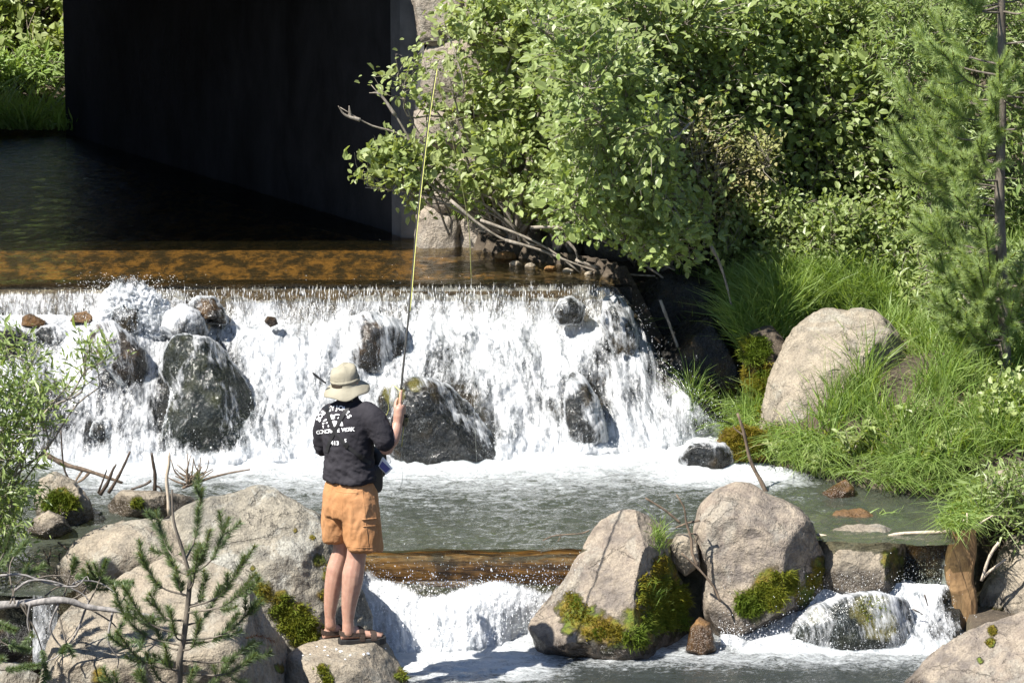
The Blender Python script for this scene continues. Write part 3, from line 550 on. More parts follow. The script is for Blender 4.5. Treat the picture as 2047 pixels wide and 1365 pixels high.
# ------------------------------------------------------------------ falling water
def lerp_table(t): t = np.array(t, float); return lambda x: np.interp(x, t[:, 0], t[:, 1])
DROPS = MB()
def octa(P, r, stretch, rng):     # small water drops, stretched along their fall
    n = len(P); o = np.array([[1, 0, 0], [0, 1, 0], [-1, 0, 0], [0, -1, 0], [0, 0, 1], [0, 0, -1]], float)
    V = P[:, None] + o[None] * r[:, None, None] * np.where(np.abs(o[None, :, 2:]) > 0, stretch[:, None, None], 1.0)
    T = np.array([[0, 1, 4], [1, 2, 4], [2, 3, 4], [3, 0, 4], [1, 0, 5], [2, 1, 5], [3, 2, 5], [0, 3, 5]])
    return V.reshape(-1, 3), None, (np.arange(n)[:, None, None] * 6 + T[None]).reshape(-1, 3)
def cascade(name, cols, rows, lip, foot, Yfn, coverfn, ampfn, seed, bedmat=None, bedoff=.17, ndrop=0, droprange=(0, 1), rdrop=(.0035, .009), dout=.09, dropw=None):
    t = np.linspace(0, 1, rows)[:, None]; PX = np.broadcast_to(cols[None], (rows, len(cols))); lp, ft = lip(cols)[None], foot(cols)[None]; PY = lp + (ft - lp) * t
    Yv = Yfn(PX, PY, t + 0 * PX); B = at(PX, PY, Yv); X, Z = B[..., 0], B[..., 2]
    ds = np.linalg.norm(np.diff(B, axis=0), axis=2); arc = np.concatenate([np.zeros((1, len(cols))), np.cumsum(ds, 0)])
    q = np.stack([X.ravel() * 5.5, arc.ravel() * 2.0, 0 * X.ravel() + seed], 1)
    n1 = fbm(q, 5, gain=.55) + 1.3 * fbm(q * np.array([.45, .7, 1]) + 40, 2); n2 = fbm(q * np.array([4.6, 4.0, 1]) + 5, 4, gain=.6, ridge=True); n3 = fbm(q * np.array([15, 9, 1]) + 2, 2)
    amp = ampfn(PX, PY, t + 0 * PX).ravel(); dsp = (amp * (.95 * n1 + .12 * n2 + .14 * n3)).reshape(X.shape)
    W = B + dsp[..., None] * np.array([0, -.82, .57]); W[..., 2] += .014 * fbm(np.stack([X.ravel() * 2.4, 0 * X.ravel(), 0 * X.ravel() + seed], 1), 4).reshape(X.shape) * (1 - np.clip(t * 6, 0, 1)) + .008 * fbm(np.stack([X.ravel() * 14, 0 * X.ravel(), 0 * X.ravel() + seed], 1), 3).reshape(X.shape) * (1 - np.clip(t * 4, 0, 1))
    mesh = MB().add(W, gridfaces(rows, len(cols))).mesh(name)
    attr(mesh, 'cover', coverfn(PX, PY, t + 0 * PX)); attr3(mesh, 'flow', np.stack([X, arc, 0 * X + seed], -1))
    ob = struct(link(name, mesh, M['white']))
    if bedmat is not None:
        bs = slice(None, None, 3); Wb_ = B[bs, bs].copy(); Wb_[..., 1] += bedoff; Wb_[..., 2] -= .03
        qq = Wb_.reshape(-1, 3); Wb_ = Wb_ + (fbm(qq * 4.5, 4) * .10).reshape(Wb_.shape[:2])[..., None] * np.array([0, -1, .3])
        struct(MB().add(Wb_, gridfaces(*Wb_.shape[:2])).obj('stream_bed', bedmat))
    if ndrop:
        rng = np.random.RandomState(seed + 31); i = rng.randint(int(droprange[0] * rows), int(droprange[1] * rows), ndrop * 3); j = rng.randint(0, len(cols), ndrop * 3)
        c = coverfn(PX, PY, t + 0 * PX)[i, j]; keep = rng.uniform(0, 1, len(i)) < np.clip(c * 1.25 if dropw is None else dropw(PX[i, j], PY[i, j]), 0.02, 1); i, j = i[keep][:ndrop], j[keep][:ndrop]
        P = W[i, j] + rng.normal(size=(len(i), 3)) * .012; e = rng.exponential(dout, len(i)); P = P + e[:, None] * (np.array([0, -.7, .6]) + rng.normal(size=(len(i), 3)) * .45)
        r = rng.uniform(*rdrop, len(i)) * np.exp(rng.normal(size=len(i)) * .3); DROPS.add(*octa(P, r, rng.uniform(.9, 2.8, len(i)), rng))
    return ob
# main falls over the weir
LIP = lerp_table([(-220, 581), (0, 577), (400, 570), (1190, 562), (1225, 570), (1260, 605), (1290, 655), (1312, 705), (1345, 750), (1400, 798), (1450, 846), (1490, 852)])
FOOT = lerp_table(list(zip(FOOT_X, FOOT_Y)))
def y_main(PX, PY, t):
    lp = LIP(PX); ft = FOOT(PX); Yf = onz(PX, ft, ZM)[..., 1]; Yt = np.interp(PX, [1215, 1490], [YLIP, 26.2]); Yt = np.minimum(Yt, YLIP)
    c = 78.0; mid = np.where(PY < lp + c, Yt - .10 * ((PY - lp) / c) ** 2, Yt - .10 + (Yf - Yt + .10) * np.clip((PY - lp - c) / np.maximum(ft - lp - c, 1), 0, 1) ** .85)
    le = np.interp(PY.ravel(), [560, 632, 668, 820, 950], [YLIP, YLIP - .14, 26.85, 26.45, 25.85]).reshape(PY.shape); le = np.maximum(le, Yf)
    a = ss(200, 420, PX); r = le * (1 - a) + mid * a; rr = Yt + (Yf - Yt) * np.clip((PY - lp) / np.maximum(ft - lp, 1), 0, 1); b = ss(1180, 1290, PX); r = r * (1 - b) + rr * b
    return r + .02
HOLES = [(415, 810, 95, 130, .8), (240, 720, 50, 80, .55), (20, 690, 60, 45, .6), (105, 672, 40, 25, .5), (870, 850, 120, 95, .9), (1168, 820, 45, 80, .6), (750, 690, 60, 60, .35), (1140, 620, 35, 25, .5), (1235, 660, 30, 60, .55), (1330, 830, 40, 40, .22), (120, 860, 150, 90, .28), (200, 860, 30, 25, .4), (270, 640, 40, 25, .3), (415, 615, 35, 25, .5), (365, 650, 40, 35, .3), (880, 720, 40, 40, .2), (1230, 800, 60, 60, .2), (610, 650, 40, 40, .2), (1050, 720, 60, 50, .15), (1290, 770, 45, 55, .30), (1205, 715, 40, 45, .28), (1085, 800, 45, 60, .22), (930, 690, 50, 35, .18), (640, 760, 40, 60, .16), (560, 850, 50, 50, .16), (1370, 860, 40, 25, .2), (320, 800, 25, 80, .2), (100, 780, 60, 60, .2)]
def cov_main(PX, PY, t):
    lp = LIP(PX); cur = np.clip((PY - lp) / 90, 0, 1); c = .47 + .29 * ss(.5, 1.15, cur)
    c = np.where(PX < 330, np.minimum(c, .70), c); c = np.where((PX < 200) & (PY > 630) & (PY < 668), .85, c)
    c = c - .28 * (1 - ss(2, 16, PY - lp)) + .16 * fbm(np.stack([PX.ravel() / 60, PX.ravel() * 0, PX.ravel() * 0], 1), 4).reshape(PX.shape)
    for hx, hy, rx, ry, a in HOLES: c = c - a * np.exp(-(((PX - hx) / rx) ** 2 + ((PY - hy) / ry) ** 2) * 1.3)
    c = c + .35 * ss(.86, .97, t); b = ss(1230, 1290, PX); c = c + b * .12 * ss(15, 60, PY - lp)
    edge = np.clip((PX - 1225) / 40, 0, 1); c = c - .3 * edge * (1 - ss(0, 25, PY - lp))
    return np.clip(c, .0, 1.05)
def amp_main(PX, PY, t):
    cur = ss(.3, 1.3, (PY - LIP(PX)) / 90); return (.012 + .115 * cur) * (1 - .0 * t) * (1 - .5 * ss(400, 200, PX)) * (1 - .4 * ss(1180, 1260, PX))
cascade('waterfall', np.arange(-220, 1488, 3.4), 190, LIP, lambda q: FOOT(q) + 16, y_main, cov_main, amp_main, 3, M['wet'], .2, 15000, (.06, .98), (.0007, .0019), .05)
# fine strands in the weir curtain
rng = np.random.RandomState(5); n = 3600; px = rng.uniform(-200, 1215, n); py = LIP(px) + 8 + 95 * rng.uniform(0, 1, n); P = at(px, py, YLIP - .03 - .06 * rng.uniform(0, 1, n) - .1 * ((py - LIP(px)) / 90) ** 2)
DROPS.add(*octa(P, rng.uniform(.0007, .0018, n), rng.uniform(4, 26, n), rng))
# the big splash thrown up at the weir, left
n = 3800; a = rng.normal(size=(n, 3)) * np.array([.22, .13, .20]); P = at(265, 632, 27.05) + a; P[:, 2] = P[:, 2] + .06 - .10 * np.abs(a[:, 0]); P = P[(proj(P)[1] > 548 + 40 * rng.uniform(0, 1, n) ** 2) & (P[:, 2] > 1.25)]
DROPS.add(*octa(P, rng.uniform(.001, .0032, len(P)), rng.uniform(.9, 2.2, len(P)), rng))
n = 1300; px = np.concatenate([rng.normal(260, 55, 150), rng.uniform(720, 1150, 500), rng.uniform(1440, 1880, 450), rng.uniform(1270, 1480, 200)]); py = np.concatenate([rng.uniform(545, 590, 150), rng.uniform(1120, 1230, 500), rng.uniform(1140, 1260, 450), 0 * np.arange(200)]);
py[-200:] = LIP(px[-200:]) - rng.exponential(18, 200); Yd = np.concatenate([np.full(150, 27.1), np.full(500, 23.45), np.full(450, 23.6), np.full(200, 26.7)])
DROPS.add(*octa(at(px, py, Yd - rng.uniform(0, .15, n)), rng.uniform(.0008, .0022, n), rng.uniform(.9, 2.6, n), rng))

def lump(outl, Y, depth, seed, cov=1.0, amp=.05):     # heaped white water
    C = at(np.mean([q[0] for q in outl]), np.mean([q[1] for q in outl]), Y)
    D, Fc = ico(6); ang = np.arctan2(D[:, 2], D[:, 0]); mpp = np.linalg.norm(C - np.array([0, 0, H])) / F
    O = np.array(outl, float); cx, cy = O.mean(0); aa = np.arctan2(-(O[:, 1] - cy), O[:, 0] - cx); rr = np.hypot(O[:, 0] - cx, O[:, 1] - cy) * mpp; o = np.argsort(aa)
    rad = np.interp(ang, np.concatenate([aa[o] - 2 * np.pi, aa[o], aa[o] + 2 * np.pi]), np.tile(rr[o], 3)); pr = np.sqrt(np.clip(1 - D[:, 1] ** 2, 0, 1))
    W = C + np.stack([np.cos(ang) * rad * pr, D[:, 1] * depth, np.sin(ang) * rad * pr], 1); N = vnorm(W, Fc)
    W = W + N * (fbm(W * 7 + seed, 5, gain=.62) * amp + fbm(W * 24 + seed, 4, ridge=True) * amp * .45)[:, None]
    me = MB().add(W, T=Fc).mesh('splash'); pyv = proj(W)[1]; attr(me, 'cover', cov * (.35 + .65 * ss(O[:, 1].min() - 6, O[:, 1].min() + 38, pyv))); attr3(me, 'flow', W * np.array([1, 1, 1])[None] @ np.array([[1, 0, 0], [0, 0, 1], [0, 1, 0]]))
    return stuff(link('splash', me, M['white']))
stuff(lump([(185, 650), (205, 605), (232, 568), (262, 556), (290, 575), (325, 600), (345, 640), (320, 690), (260, 700), (200, 690)], 27.12, .13, 4, .72, .07), 'big white splash thrown up against the weir curtain', 'splash')

# lower log weir
lip2 = lerp_table([(700, 1088), (1190, 1083)]); foot2 = lerp_table([(700, 1288), (760, 1302), (900, 1300), (1000, 1290), (1060, 1262), (1110, 1205), (1190, 1180)])
def y_log(PX, PY, t):
    Yf = onz(PX, foot2(PX), ZL)[..., 1]; a = np.clip((PY - 1086) / 75, 0, 1); r = 23.86 - .22 * np.sqrt(np.clip(1 - (1 - a) ** 2, 0, 1)); b = np.clip((PY - 1160) / np.maximum(foot2(PX) - 1160, 1), 0, 1)
    return r + (np.minimum(Yf, 23.6) - 23.64) * b
def cov_log(PX, PY, t):
    c = .02 + .30 * ss(1140, 1168, PY) + .72 * ss(1164, 1190, PY + 14 * np.sin(PX / 37)); c = c - .35 * np.exp(-(((PX - 850) / 55) ** 2 + ((PY - 1195) / 28) ** 2)) - .25 * np.exp(-(((PX - 960) / 60) ** 2 + ((PY - 1165) / 18) ** 2))
    c = c + .5 * np.exp(-(((PX - 735) / 22) ** 2)) * ss(1110, 1150, PY); return np.clip(c, 0, 1.05)
cascade('waterfall', np.arange(700, 1192, 2.6), 110, lip2, lambda q: foot2(q) + 12, y_log, cov_log, lambda PX, PY, t: .006 + .085 * ss(1165, 1220, PY), 8, None, 0, 7000, (.3, .98), (.0008, .0024), .05)
rng2 = np.random.RandomState(2)
def log_between(a, b, r, mat, name, label, n=26, seed=1):
    pts = np.linspace(a, b, n); pts[:, 2] += fbm(np.stack([pts[:, 0] * 1.5, pts[:, 1], 0 * pts[:, 0] + seed], 1), 3) * .025
    V, Q, T = tube(pts, r * (1 + .08 * np.sin(np.arange(n) * .7)), 18); V = V + fbm(V * np.array([4, 14, 14]) + seed, 4)[:, None] * .02 * np.array([0, 1, 1]); return tag(MB().add(V, Q, T).obj(name, mat), label, 'log')
log_between(at(640, 1136, 23.80), at(1240, 1132, 23.80), .115, M['log'], 'log', 'wet orange log lying across the stream with clear water sliding over it')
# right spill
lip3 = lerp_table([(1440, 1268), (1500, 1262), (1560, 1225), (1620, 1180), (1690, 1166), (1800, 1164), (1925, 1168)]); foot3 = lerp_table([(1440, 1288), (1560, 1302), (1700, 1305), (1925, 1308)])
def y_sp(PX, PY, t): Yt = np.interp(PX, [1440, 1560, 1650], [23.45, 23.65, 23.85]); Yf = onz(PX, foot3(PX), ZL)[..., 1]; return Yt + (np.minimum(Yf, Yt - .03) - Yt) * np.clip((PY - lip3(PX)) / np.maximum(foot3(PX) - lip3(PX), 1), 0, 1) ** 1.2
def cov_sp(PX, PY, t):
    c = .78 + 0 * PX - .62 * np.exp(-(((PX - 1735) / 75) ** 2 + ((PY - 1245) / 38) ** 2)) - .3 * np.exp(-(((PX - 1630) / 40) ** 2 + ((PY - 1240) / 25) ** 2)) - .35 * np.exp(-(((PX - 1880) / 30) ** 2 + ((PY - 1260) / 45) ** 2)); return np.clip((c + .3 * ss(.85, 1, t)) * ss(1926, 1872, PX + 14 * np.sin(PY / 17)), 0, 1.05)
cascade('waterfall', np.arange(1440, 1925, 2.6), 80, lip3, lambda q: foot3(q) + 10, y_sp, cov_sp, lambda PX, PY, t: .018 + .035 * np.sin(np.pi * t), 12, M['wet'], .16, 3200, (.02, .98), (.0008, .0022), .05)
lip4 = lerp_table([(1795, 1090), (1905, 1088)]); foot4 = lerp_table([(1795, 1172), (1905, 1172)])
cascade('waterfall', np.arange(1795, 1906, 2.6), 40, lip4, foot4, lambda PX, PY, t: 24.12 - .16 * t ** 2, lambda PX, PY, t: .12 + .4 * ss(.7, 1, t) + .4 * np.exp(-((PX - 1895) / 12) ** 2) * ss(.2, .5, t) + .25 * np.exp(-((PX - 1803) / 8) ** 2), lambda PX, PY, t: .008 + .01 * t, 15, M['wet_brown'], .1, 500, (.4, 1), (.0008, .002), .03)
lip5 = lerp_table([(70, 1190), (110, 1190)]); foot5 = lerp_table([(70, 1330), (110, 1330)])
cascade('waterfall', np.arange(66, 116, 2.6), 50, lip5, foot5, lambda PX, PY, t: 22.46 - .10 * t, lambda PX, PY, t: .35 + .25 * t, lambda PX, PY, t: .02 + .02 * t, 18, M['wet'], .1, 300, (.1, 1), (.0008, .002), .03)
stuff(DROPS.obj('water_drops', M['drop']), 'white water drops flying off the falls and weirs', 'spray')

# concrete sill of the weir
wm = MB(); X0, X1 = -6.5, .9
def box(mb, x0, x1, y0, y1, z0, z1):
    V = [(x, y, z) for z in (z0, z1) for y in (y0, y1) for x in (x0, x1)]
    mb.add(V, [(0, 2, 3, 1), (4, 5, 7, 6), (0, 1, 5, 4), (2, 6, 7, 3), (0, 4, 6, 2), (1, 3, 7, 5)]); return mb
tag(box(wm, X0, X1, 27.47, 27.75, .2, ZU - .05).obj('weir', M['wet'], smooth=False), 'straight dark weir sill under the falling water curtain', 'weir')

# ------------------------------------------------------------------ bridge over the upper stream
def concrete_mat():
    m = NT('stained_concrete'); v = m.pos(); n = m.noise(m.mapping(v, (1.2, 1.2, .6)), 1.5, 6, .65, .3); f = m.noise(v, 30, 4, .6)
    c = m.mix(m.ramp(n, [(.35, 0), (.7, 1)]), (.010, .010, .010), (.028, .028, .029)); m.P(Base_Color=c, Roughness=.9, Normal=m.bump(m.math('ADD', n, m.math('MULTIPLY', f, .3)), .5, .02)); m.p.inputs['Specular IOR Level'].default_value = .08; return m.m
M['concrete'] = concrete_mat()
br = thing('bridge', 'dark concrete road bridge over the stream with a rough stone abutment', 'bridge', (float(WALL_A[0]), float(WALL_A[1]), ZU))
def prism(poly, z0, z1):
    mb = MB(); n = len(poly); V = [(x, y, z0) for x, y in poly] + [(x, y, z1) for x, y in poly]; Q = [(i, (i + 1) % n, n + (i + 1) % n, n + i) for i in range(n)]
    T = [(0, i + 1, i) for i in range(1, n - 1)] + [(n, n + i, n + i + 1) for i in range(1, n - 1)]; return mb.add(V, Q, T)
a, b = np.array(WALL_A), np.array(WALL_B)
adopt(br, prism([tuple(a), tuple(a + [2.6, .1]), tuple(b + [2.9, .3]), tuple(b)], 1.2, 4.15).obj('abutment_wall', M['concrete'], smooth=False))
M['concrete_skylit'] = simple('skylit_concrete', (.085, .085, .083), .9, .1, .6, 5, .6, .03)  # wall concrete made paler, sky light put into the colour
adopt(br, prism([tuple(a + [-.05, -.02]), tuple(a + [.14, -.08]), tuple(a + [.16, .5]), tuple(a + [-.13, .14])], 1.25, 4.14).obj('skylit_edge', M['concrete_skylit'], smooth=False))  # added slab at the wall end carrying the painted sky light
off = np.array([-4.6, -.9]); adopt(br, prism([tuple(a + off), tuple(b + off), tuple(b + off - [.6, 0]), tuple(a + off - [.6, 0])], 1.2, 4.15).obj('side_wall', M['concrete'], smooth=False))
DECK_Y = 29.1 - (4.15 - ZU) * .36 / .79
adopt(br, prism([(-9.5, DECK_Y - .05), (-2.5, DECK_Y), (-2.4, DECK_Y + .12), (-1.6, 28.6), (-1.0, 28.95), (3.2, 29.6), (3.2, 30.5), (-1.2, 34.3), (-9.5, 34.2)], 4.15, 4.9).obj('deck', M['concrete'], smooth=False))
rg = np.random.RandomState(11); rows_ = [(1.5, 1.93), (1.94, 2.36), (2.37, 2.72), (2.73, 3.24), (3.25, 3.7), (3.71, 4.13)]
for k, (z0, z1) in enumerate(rows_):
    x = WALL_A[0] + .12 - .05 * rg.uniform(0, 1) + (.05 if k % 2 else 0)
    for j in range(5):
        wd = rg.uniform(.3, .62); D, Fc = ico(4); sq = np.sign(D) * np.abs(D) ** .6; sq /= np.abs(sq).max(0)
        c = np.array([x + wd / 2, WALL_A[1] - .20 + .06 * j * .4, (z0 + z1) / 2 + rg.uniform(-.03, .03)]); hs = np.array([wd / 2 * 1.12, .24 + rg.uniform(0, .07), (z1 - z0) / 2 * rg.uniform(1.06, 1.2)]); an_ = rg.uniform(-.12, .12); sq = sq @ np.array([[math.cos(an_), 0, math.sin(an_)], [0, 1, 0], [-math.sin(an_), 0, math.cos(an_)]]); W = c + sq * hs; N = vnorm(W, Fc)
        W = W + N * (fbm(W * 4 + k * 3 + j, 5, gain=.62) * .09 + fbm(W * 9 + k, 3, ridge=True) * .02)[:, None]; adopt(br, MB().add(W, T=Fc).obj('stone', M['stone'])); x += wd + .008

# ------------------------------------------------------------------ vegetation
def unit(v): return v / (np.linalg.norm(v, axis=-1, keepdims=True) + 1e-9)
def leaf_mesh(mb, P, D, N, L, Wd, fold=.25, narrow=False):
    D = unit(D); Sd = unit(np.cross(D, N)); N = np.cross(Sd, D); f = fold
    L = L[:, None]; Wd = Wd[:, None]
    if narrow:
        V = np.stack([P, P + D * L * .45 + Sd * Wd - N * Wd * 0, P + D * L - N * L * .15, P + D * L * .45 - Sd * Wd], 1).reshape(-1, 3)
        b = np.arange(len(P))[:, None] * 4; mb.add(V, T=np.concatenate([b + [0, 1, 2], b + [0, 2, 3]]))
    else:
        tip = P + D * L - N * L * .18; a1 = P + D * L * .3 + N * Wd * f; a2 = P + D * L * .72 + N * Wd * f * .6
        V = np.stack([P, a1 + Sd * Wd * .95, a2 + Sd * Wd * .8, tip, a2 - Sd * Wd * .8, a1 - Sd * Wd * .95], 1).reshape(-1, 3)
        b = np.arange(len(P))[:, None] * 6; mb.add(V, Q=np.concatenate([b + [0, 1, 2, 3], b + [0, 3, 4, 5]]))
def sample_poly(poly, n, rng):
    P = np.array(poly, float); out = []
    while len(out) < n:
        x = rng.uniform(P[:, 0].min(), P[:, 0].max(), 4 * n); y = rng.uniform(P[:, 1].min(), P[:, 1].max(), 4 * n); k = inpoly(x, y, poly); out += list(zip(x[k], y[k]))
    return np.array(out[:n])
SUNV = np.array(TOSUN)
def shrub(name, label, cat, bases, poly, Yr, ncl, nlf, leaf, mat, bark, seed, nst=10, stem_r=.022, spread=.055, narrow=False, droop=.15, extra=(), group=None, twig_r=.0035, slope=0., tl=.3, updir=.3):
    """stems rise from the bases into the crown volume (poly = outline seen, Yr = near/far), twigs carry the leaves"""
    rng = np.random.RandomState(seed); bases = np.array(bases, float)
    q = sample_poly(poly, ncl, rng); yr = Yr[0] + (Yr[1] - Yr[0]) * rng.uniform(0, 1, ncl) ** .8; yr = yr + slope * (1 - (q[:, 1] - q[:, 1].min()) / np.ptp(q[:, 1]))
    T = at(q[:, 0], q[:, 1], yr); wood = MB(); nodes = []; rads = []
    for i in range(nst):
        b = bases[i % len(bases)] + rng.normal(size=3) * np.array([.05, .05, 0]); tg = T[rng.randint(ncl)]; L = np.linalg.norm(tg - b)
        mid = b + (tg - b) * .45 + np.array([0, 0, .18 * L]) + rng.normal(size=3) * .07 * L; pts = curve([b, b * .7 + mid * .3 + rng.normal(size=3) * .03, mid, mid * .4 + tg * .6 + rng.normal(size=3) * .05 * L, tg], 14)
        r = np.linspace(stem_r * rng.uniform(.6, 1.1), .005, 14); wood.add(*tube(pts, r, 6)); nodes.append(pts[3:]); rads.append(r[3:])
    for pts_ in extra:
        pts = curve(pts_, 16); wood.add(*tube(pts, np.linspace(stem_r * .55, .003, 16), 5)); nodes.append(pts[8:]); rads.append(np.full(8, .004))
    N = np.concatenate(nodes); lm = MB(); LP, LD = [], []
    for c in T:
        d = np.linalg.norm(N - c, axis=1) + .6 * np.maximum(0, N[:, 2] - c[2]); k = int(np.argmin(d + rng.uniform(0, .12, len(d)))); s = N[k]; v = c - s; L = np.linalg.norm(v)
        if L > .45: s = c - v / L * .45; v = c - s; L = .45
        if L < tl: v = unit(v + rng.normal(size=3) * .4 * L + np.array([0, -.1, updir]) * .3) * tl; L = tl
        e = s + v; pts = curve([s, s + v * .5 + rng.normal(size=3) * .12 * L, e + np.array([0, 0, -droop * L * .3])], 6); wood.add(*tube(pts, np.linspace(twig_r, .0012, 6), 4, False))
        m = max(3, int(nlf * rng.uniform(.6, 1.4))); t = rng.uniform(.25, 1, m) * 4.99; i = t.astype(int); f = (t - i)[:, None]
        LP.append(pts[i] * (1 - f) + pts[np.minimum(i + 1, 5)] * f + rng.normal(size=(m, 3)) * spread * np.array([1, 1, .8])); LD.append(np.repeat(unit(v)[None], m, 0))
    P = np.concatenate(LP); D = unit(np.concatenate(LD) + rng.normal(size=P.shape) * .75 + np.array([0, -.15, -droop])); nn = unit(np.array([0, -.5, .8]) + .45 * SUNV + rng.normal(size=P.shape) * .5)
    L = leaf[0] * np.exp(rng.normal(size=len(P)) * .28); leaf_mesh(lm, P, D, nn, L, leaf[1] * L / leaf[0] * rng.uniform(.8, 1.15, len(P)), .25, narrow)
    root = thing(name, label, cat, tuple(bases[0]), group); adopt(root, wood.obj('branches', bark)); fo = adopt(root, lm.obj('foliage', mat, smooth=False)); fo['kind'] = 'stuff'; return root
B = lambda px, py, Y: at(px, py, Y)
GA = 'leafy shrubs crowding the far bank'
shrub('alder_shrub', 'big alder leaning out over the stream in front of the bridge abutment', 'shrub', [B(1120, 505, 28.3), B(1030, 480, 28.5)], [(950, -60), (1260, -60), (1280, 300), (1250, 430), (1120, 455), (1010, 430), (965, 380), (945, 330), (935, 260), (925, 150), (915, 60)], (27.7, 28.8), 640, 18, (.056, .019), M['alder'], M['bark'], 1, 12, .03, group=GA,
      extra=[[B(960, 440, 28.3), B(880, 330, 28.1), B(800, 270, 28.0), B(740, 250, 27.95), B(680, 215, 27.9)], [B(960, 440, 28.3), B(870, 360, 28.1), B(790, 230, 28.0), B(742, 170, 28.0)], [B(1010, 470, 28.3), B(930, 430, 28.1), B(850, 390, 28.0), B(730, 375, 27.9)], [B(790, 230, 28.0), B(760, 190, 28.0), B(738, 186, 28.0)], [B(720, 240, 27.92), B(690, 230, 27.9), B(676, 212, 27.88)], [B(700, 232, 27.92), B(698, 212, 27.9)]])
shrub('alder_shrub', 'low alder spray reaching left across the dark bridge opening', 'shrub', [B(1060, 490, 28.2)], [(712, 375), (725, 350), (790, 355), (850, 330), (950, 380), (960, 420), (860, 410), (770, 405)], (27.85, 28.15), 60, 14, (.06, .02), M['alder'], M['bark'], 2, 3, .014, group=GA, extra=[[B(1000, 450, 28.2), B(900, 400, 28.1), B(820, 385, 28), B(735, 372, 27.9)]])
shrub('alder_shrub', 'loose alder twigs crossing the pale stone pier', 'shrub', [B(1000, 470, 28.4)], [(835, 90), (900, 40), (920, 330), (880, 330), (850, 300), (830, 230), (770, 215), (775, 165), (830, 130)], (28.0, 28.4), 34, 12, (.056, .019), M['alder'], M['bark'], 23, 4, .012, group=GA)
shrub('alder_shrub', 'short leafy sprig with a bare curling tip beside the abutment corner', 'shrub', [B(900, 470, 28.3)], [(735, 275), (760, 255), (800, 290), (830, 330), (830, 350), (760, 330)], (27.9, 28.05), 22, 11, (.055, .019), M['alder'], M['bark'], 22, 2, .01, group=GA)
shrub('alder_shrub', 'dense alder with grey forked trunks rooted above the right end of the weir', 'shrub', [B(1240, 490, 28.4), B(1290, 470, 28.6)], [(1180, -60), (1560, -60), (1580, 250), (1480, 330), (1330, 400), (1230, 470), (1170, 380)], (28.0, 29.3), 640, 18, (.055, .0185), M['alder_dark'], M['bark'], 3, 12, .034, group=GA)
shrub('alder_shrub', 'alder boughs hanging forward over the shaded gully', 'shrub', [B(1300, 500, 28.2), B(1260, 490, 28.3)], [(1060, 40), (1190, -60), (1290, 100), (1330, 250), (1325, 400), (1250, 440), (1150, 410), (1080, 280)], (26.0, 27.8), 440, 15, (.055, .0185), M['alder_dark'], M['bark'], 33, 8, .02, group=GA)
shrub('alder_shrub', 'lowest alder boughs drooping to the black gully beside the falls', 'shrub', [B(1330, 540, 28.0), B(1280, 530, 28.1)], [(1090, 340), (1200, 300), (1330, 330), (1420, 430), (1410, 520), (1330, 530), (1250, 490), (1150, 470), (1100, 440)], (26.3, 27.6), 260, 15, (.052, .018), M['alder_dark'], M['bark'], 34, 8, .014, group=GA)
shrub('alder_shrub', 'alder bank of bright round leaves between the forked trunks and the pine', 'shrub', [B(1640, 470, 28.9), B(1560, 450, 28.9)], [(1500, -60), (1860, -60), (1870, 250), (1850, 480), (1680, 500), (1520, 470), (1480, 300)], (28.3, 29.4), 700, 17, (.056, .019), M['alder_dark'], M['bark'], 4, 10, .02, group=GA)
shrub('twiggy_shrub', 'twiggy brownish shrub with tiny leaves and bare grey sticks', 'shrub', [B(1400, 470, 28.4), B(1450, 450, 28.4)], [(1270, 300), (1350, 240), (1470, 260), (1560, 330), (1540, 440), (1400, 470), (1290, 430)], (28.0, 28.6), 330, 14, (.03, .010), M['brush'], M['bark'], 5, 14, .016, .05, twig_r=.005, group=GA)
shrub('twiggy_shrub', 'low shrub of mixed sticks and small leaves over the grass', 'shrub', [B(1640, 540, 28.5), B(1560, 520, 28.3)], [(1420, 420), (1560, 400), (1760, 400), (1860, 440), (1860, 580), (1760, 585), (1640, 570), (1440, 540)], (27.8, 28.4), 430, 17, (.042, .014), M['alder_dark'], M['bark'], 6, 10, .012, .05, twig_r=.0045, group=GA)
shrub('willow_shrub', 'pale green willow with narrow leaves behind the tall pine', 'shrub', [B(1900, 560, 28.2), B(1990, 540, 28.2)], [(1740, 60), (1800, -60), (2120, -60), (2120, 520), (1900, 540), (1840, 440), (1830, 250), (1780, 180)], (27.6, 28.6), 560, 22, (.075, .008), M['willow'], M['bark'], 7, 12, .018, .06, True, group=GA)
shrub('willow_shrub', 'low willow with narrow leaves round the foot of the tall pine', 'shrub', [B(1960, 760, 26.6), B(2040, 780, 26.6)], [(1830, 520), (1900, 500), (2120, 500), (2120, 860), (1960, 850), (1900, 720), (1850, 640)], (26.6, 27.5), 330, 20, (.065, .0075), M['willow'], M['bark'], 8, 10, .014, .06, True, group=GA)
shrub('alder_shrub', 'round-leaved sprout hanging in at the right edge over the grass', 'shrub', [B(2060, 980, 25.3)], [(1935, 850), (1970, 810), (2110, 780), (2120, 960), (2020, 960), (1960, 910)], (25.2, 25.7), 110, 13, (.055, .021), M['alder'], M['bark'], 9, 5, .012, .05, group=GA)
shrub('willow_shrub', 'small willow spray over the pale boulder at the right edge', 'shrub', [B(2100, 1120, 24.2)], [(1950, 1030), (1970, 990), (2040, 955), (2120, 950), (2120, 1080), (2020, 1090)], (24.05, 24.4), 80, 20, (.07, .008), M['willow'], M['bark'], 10, 5, .01, .05, True)
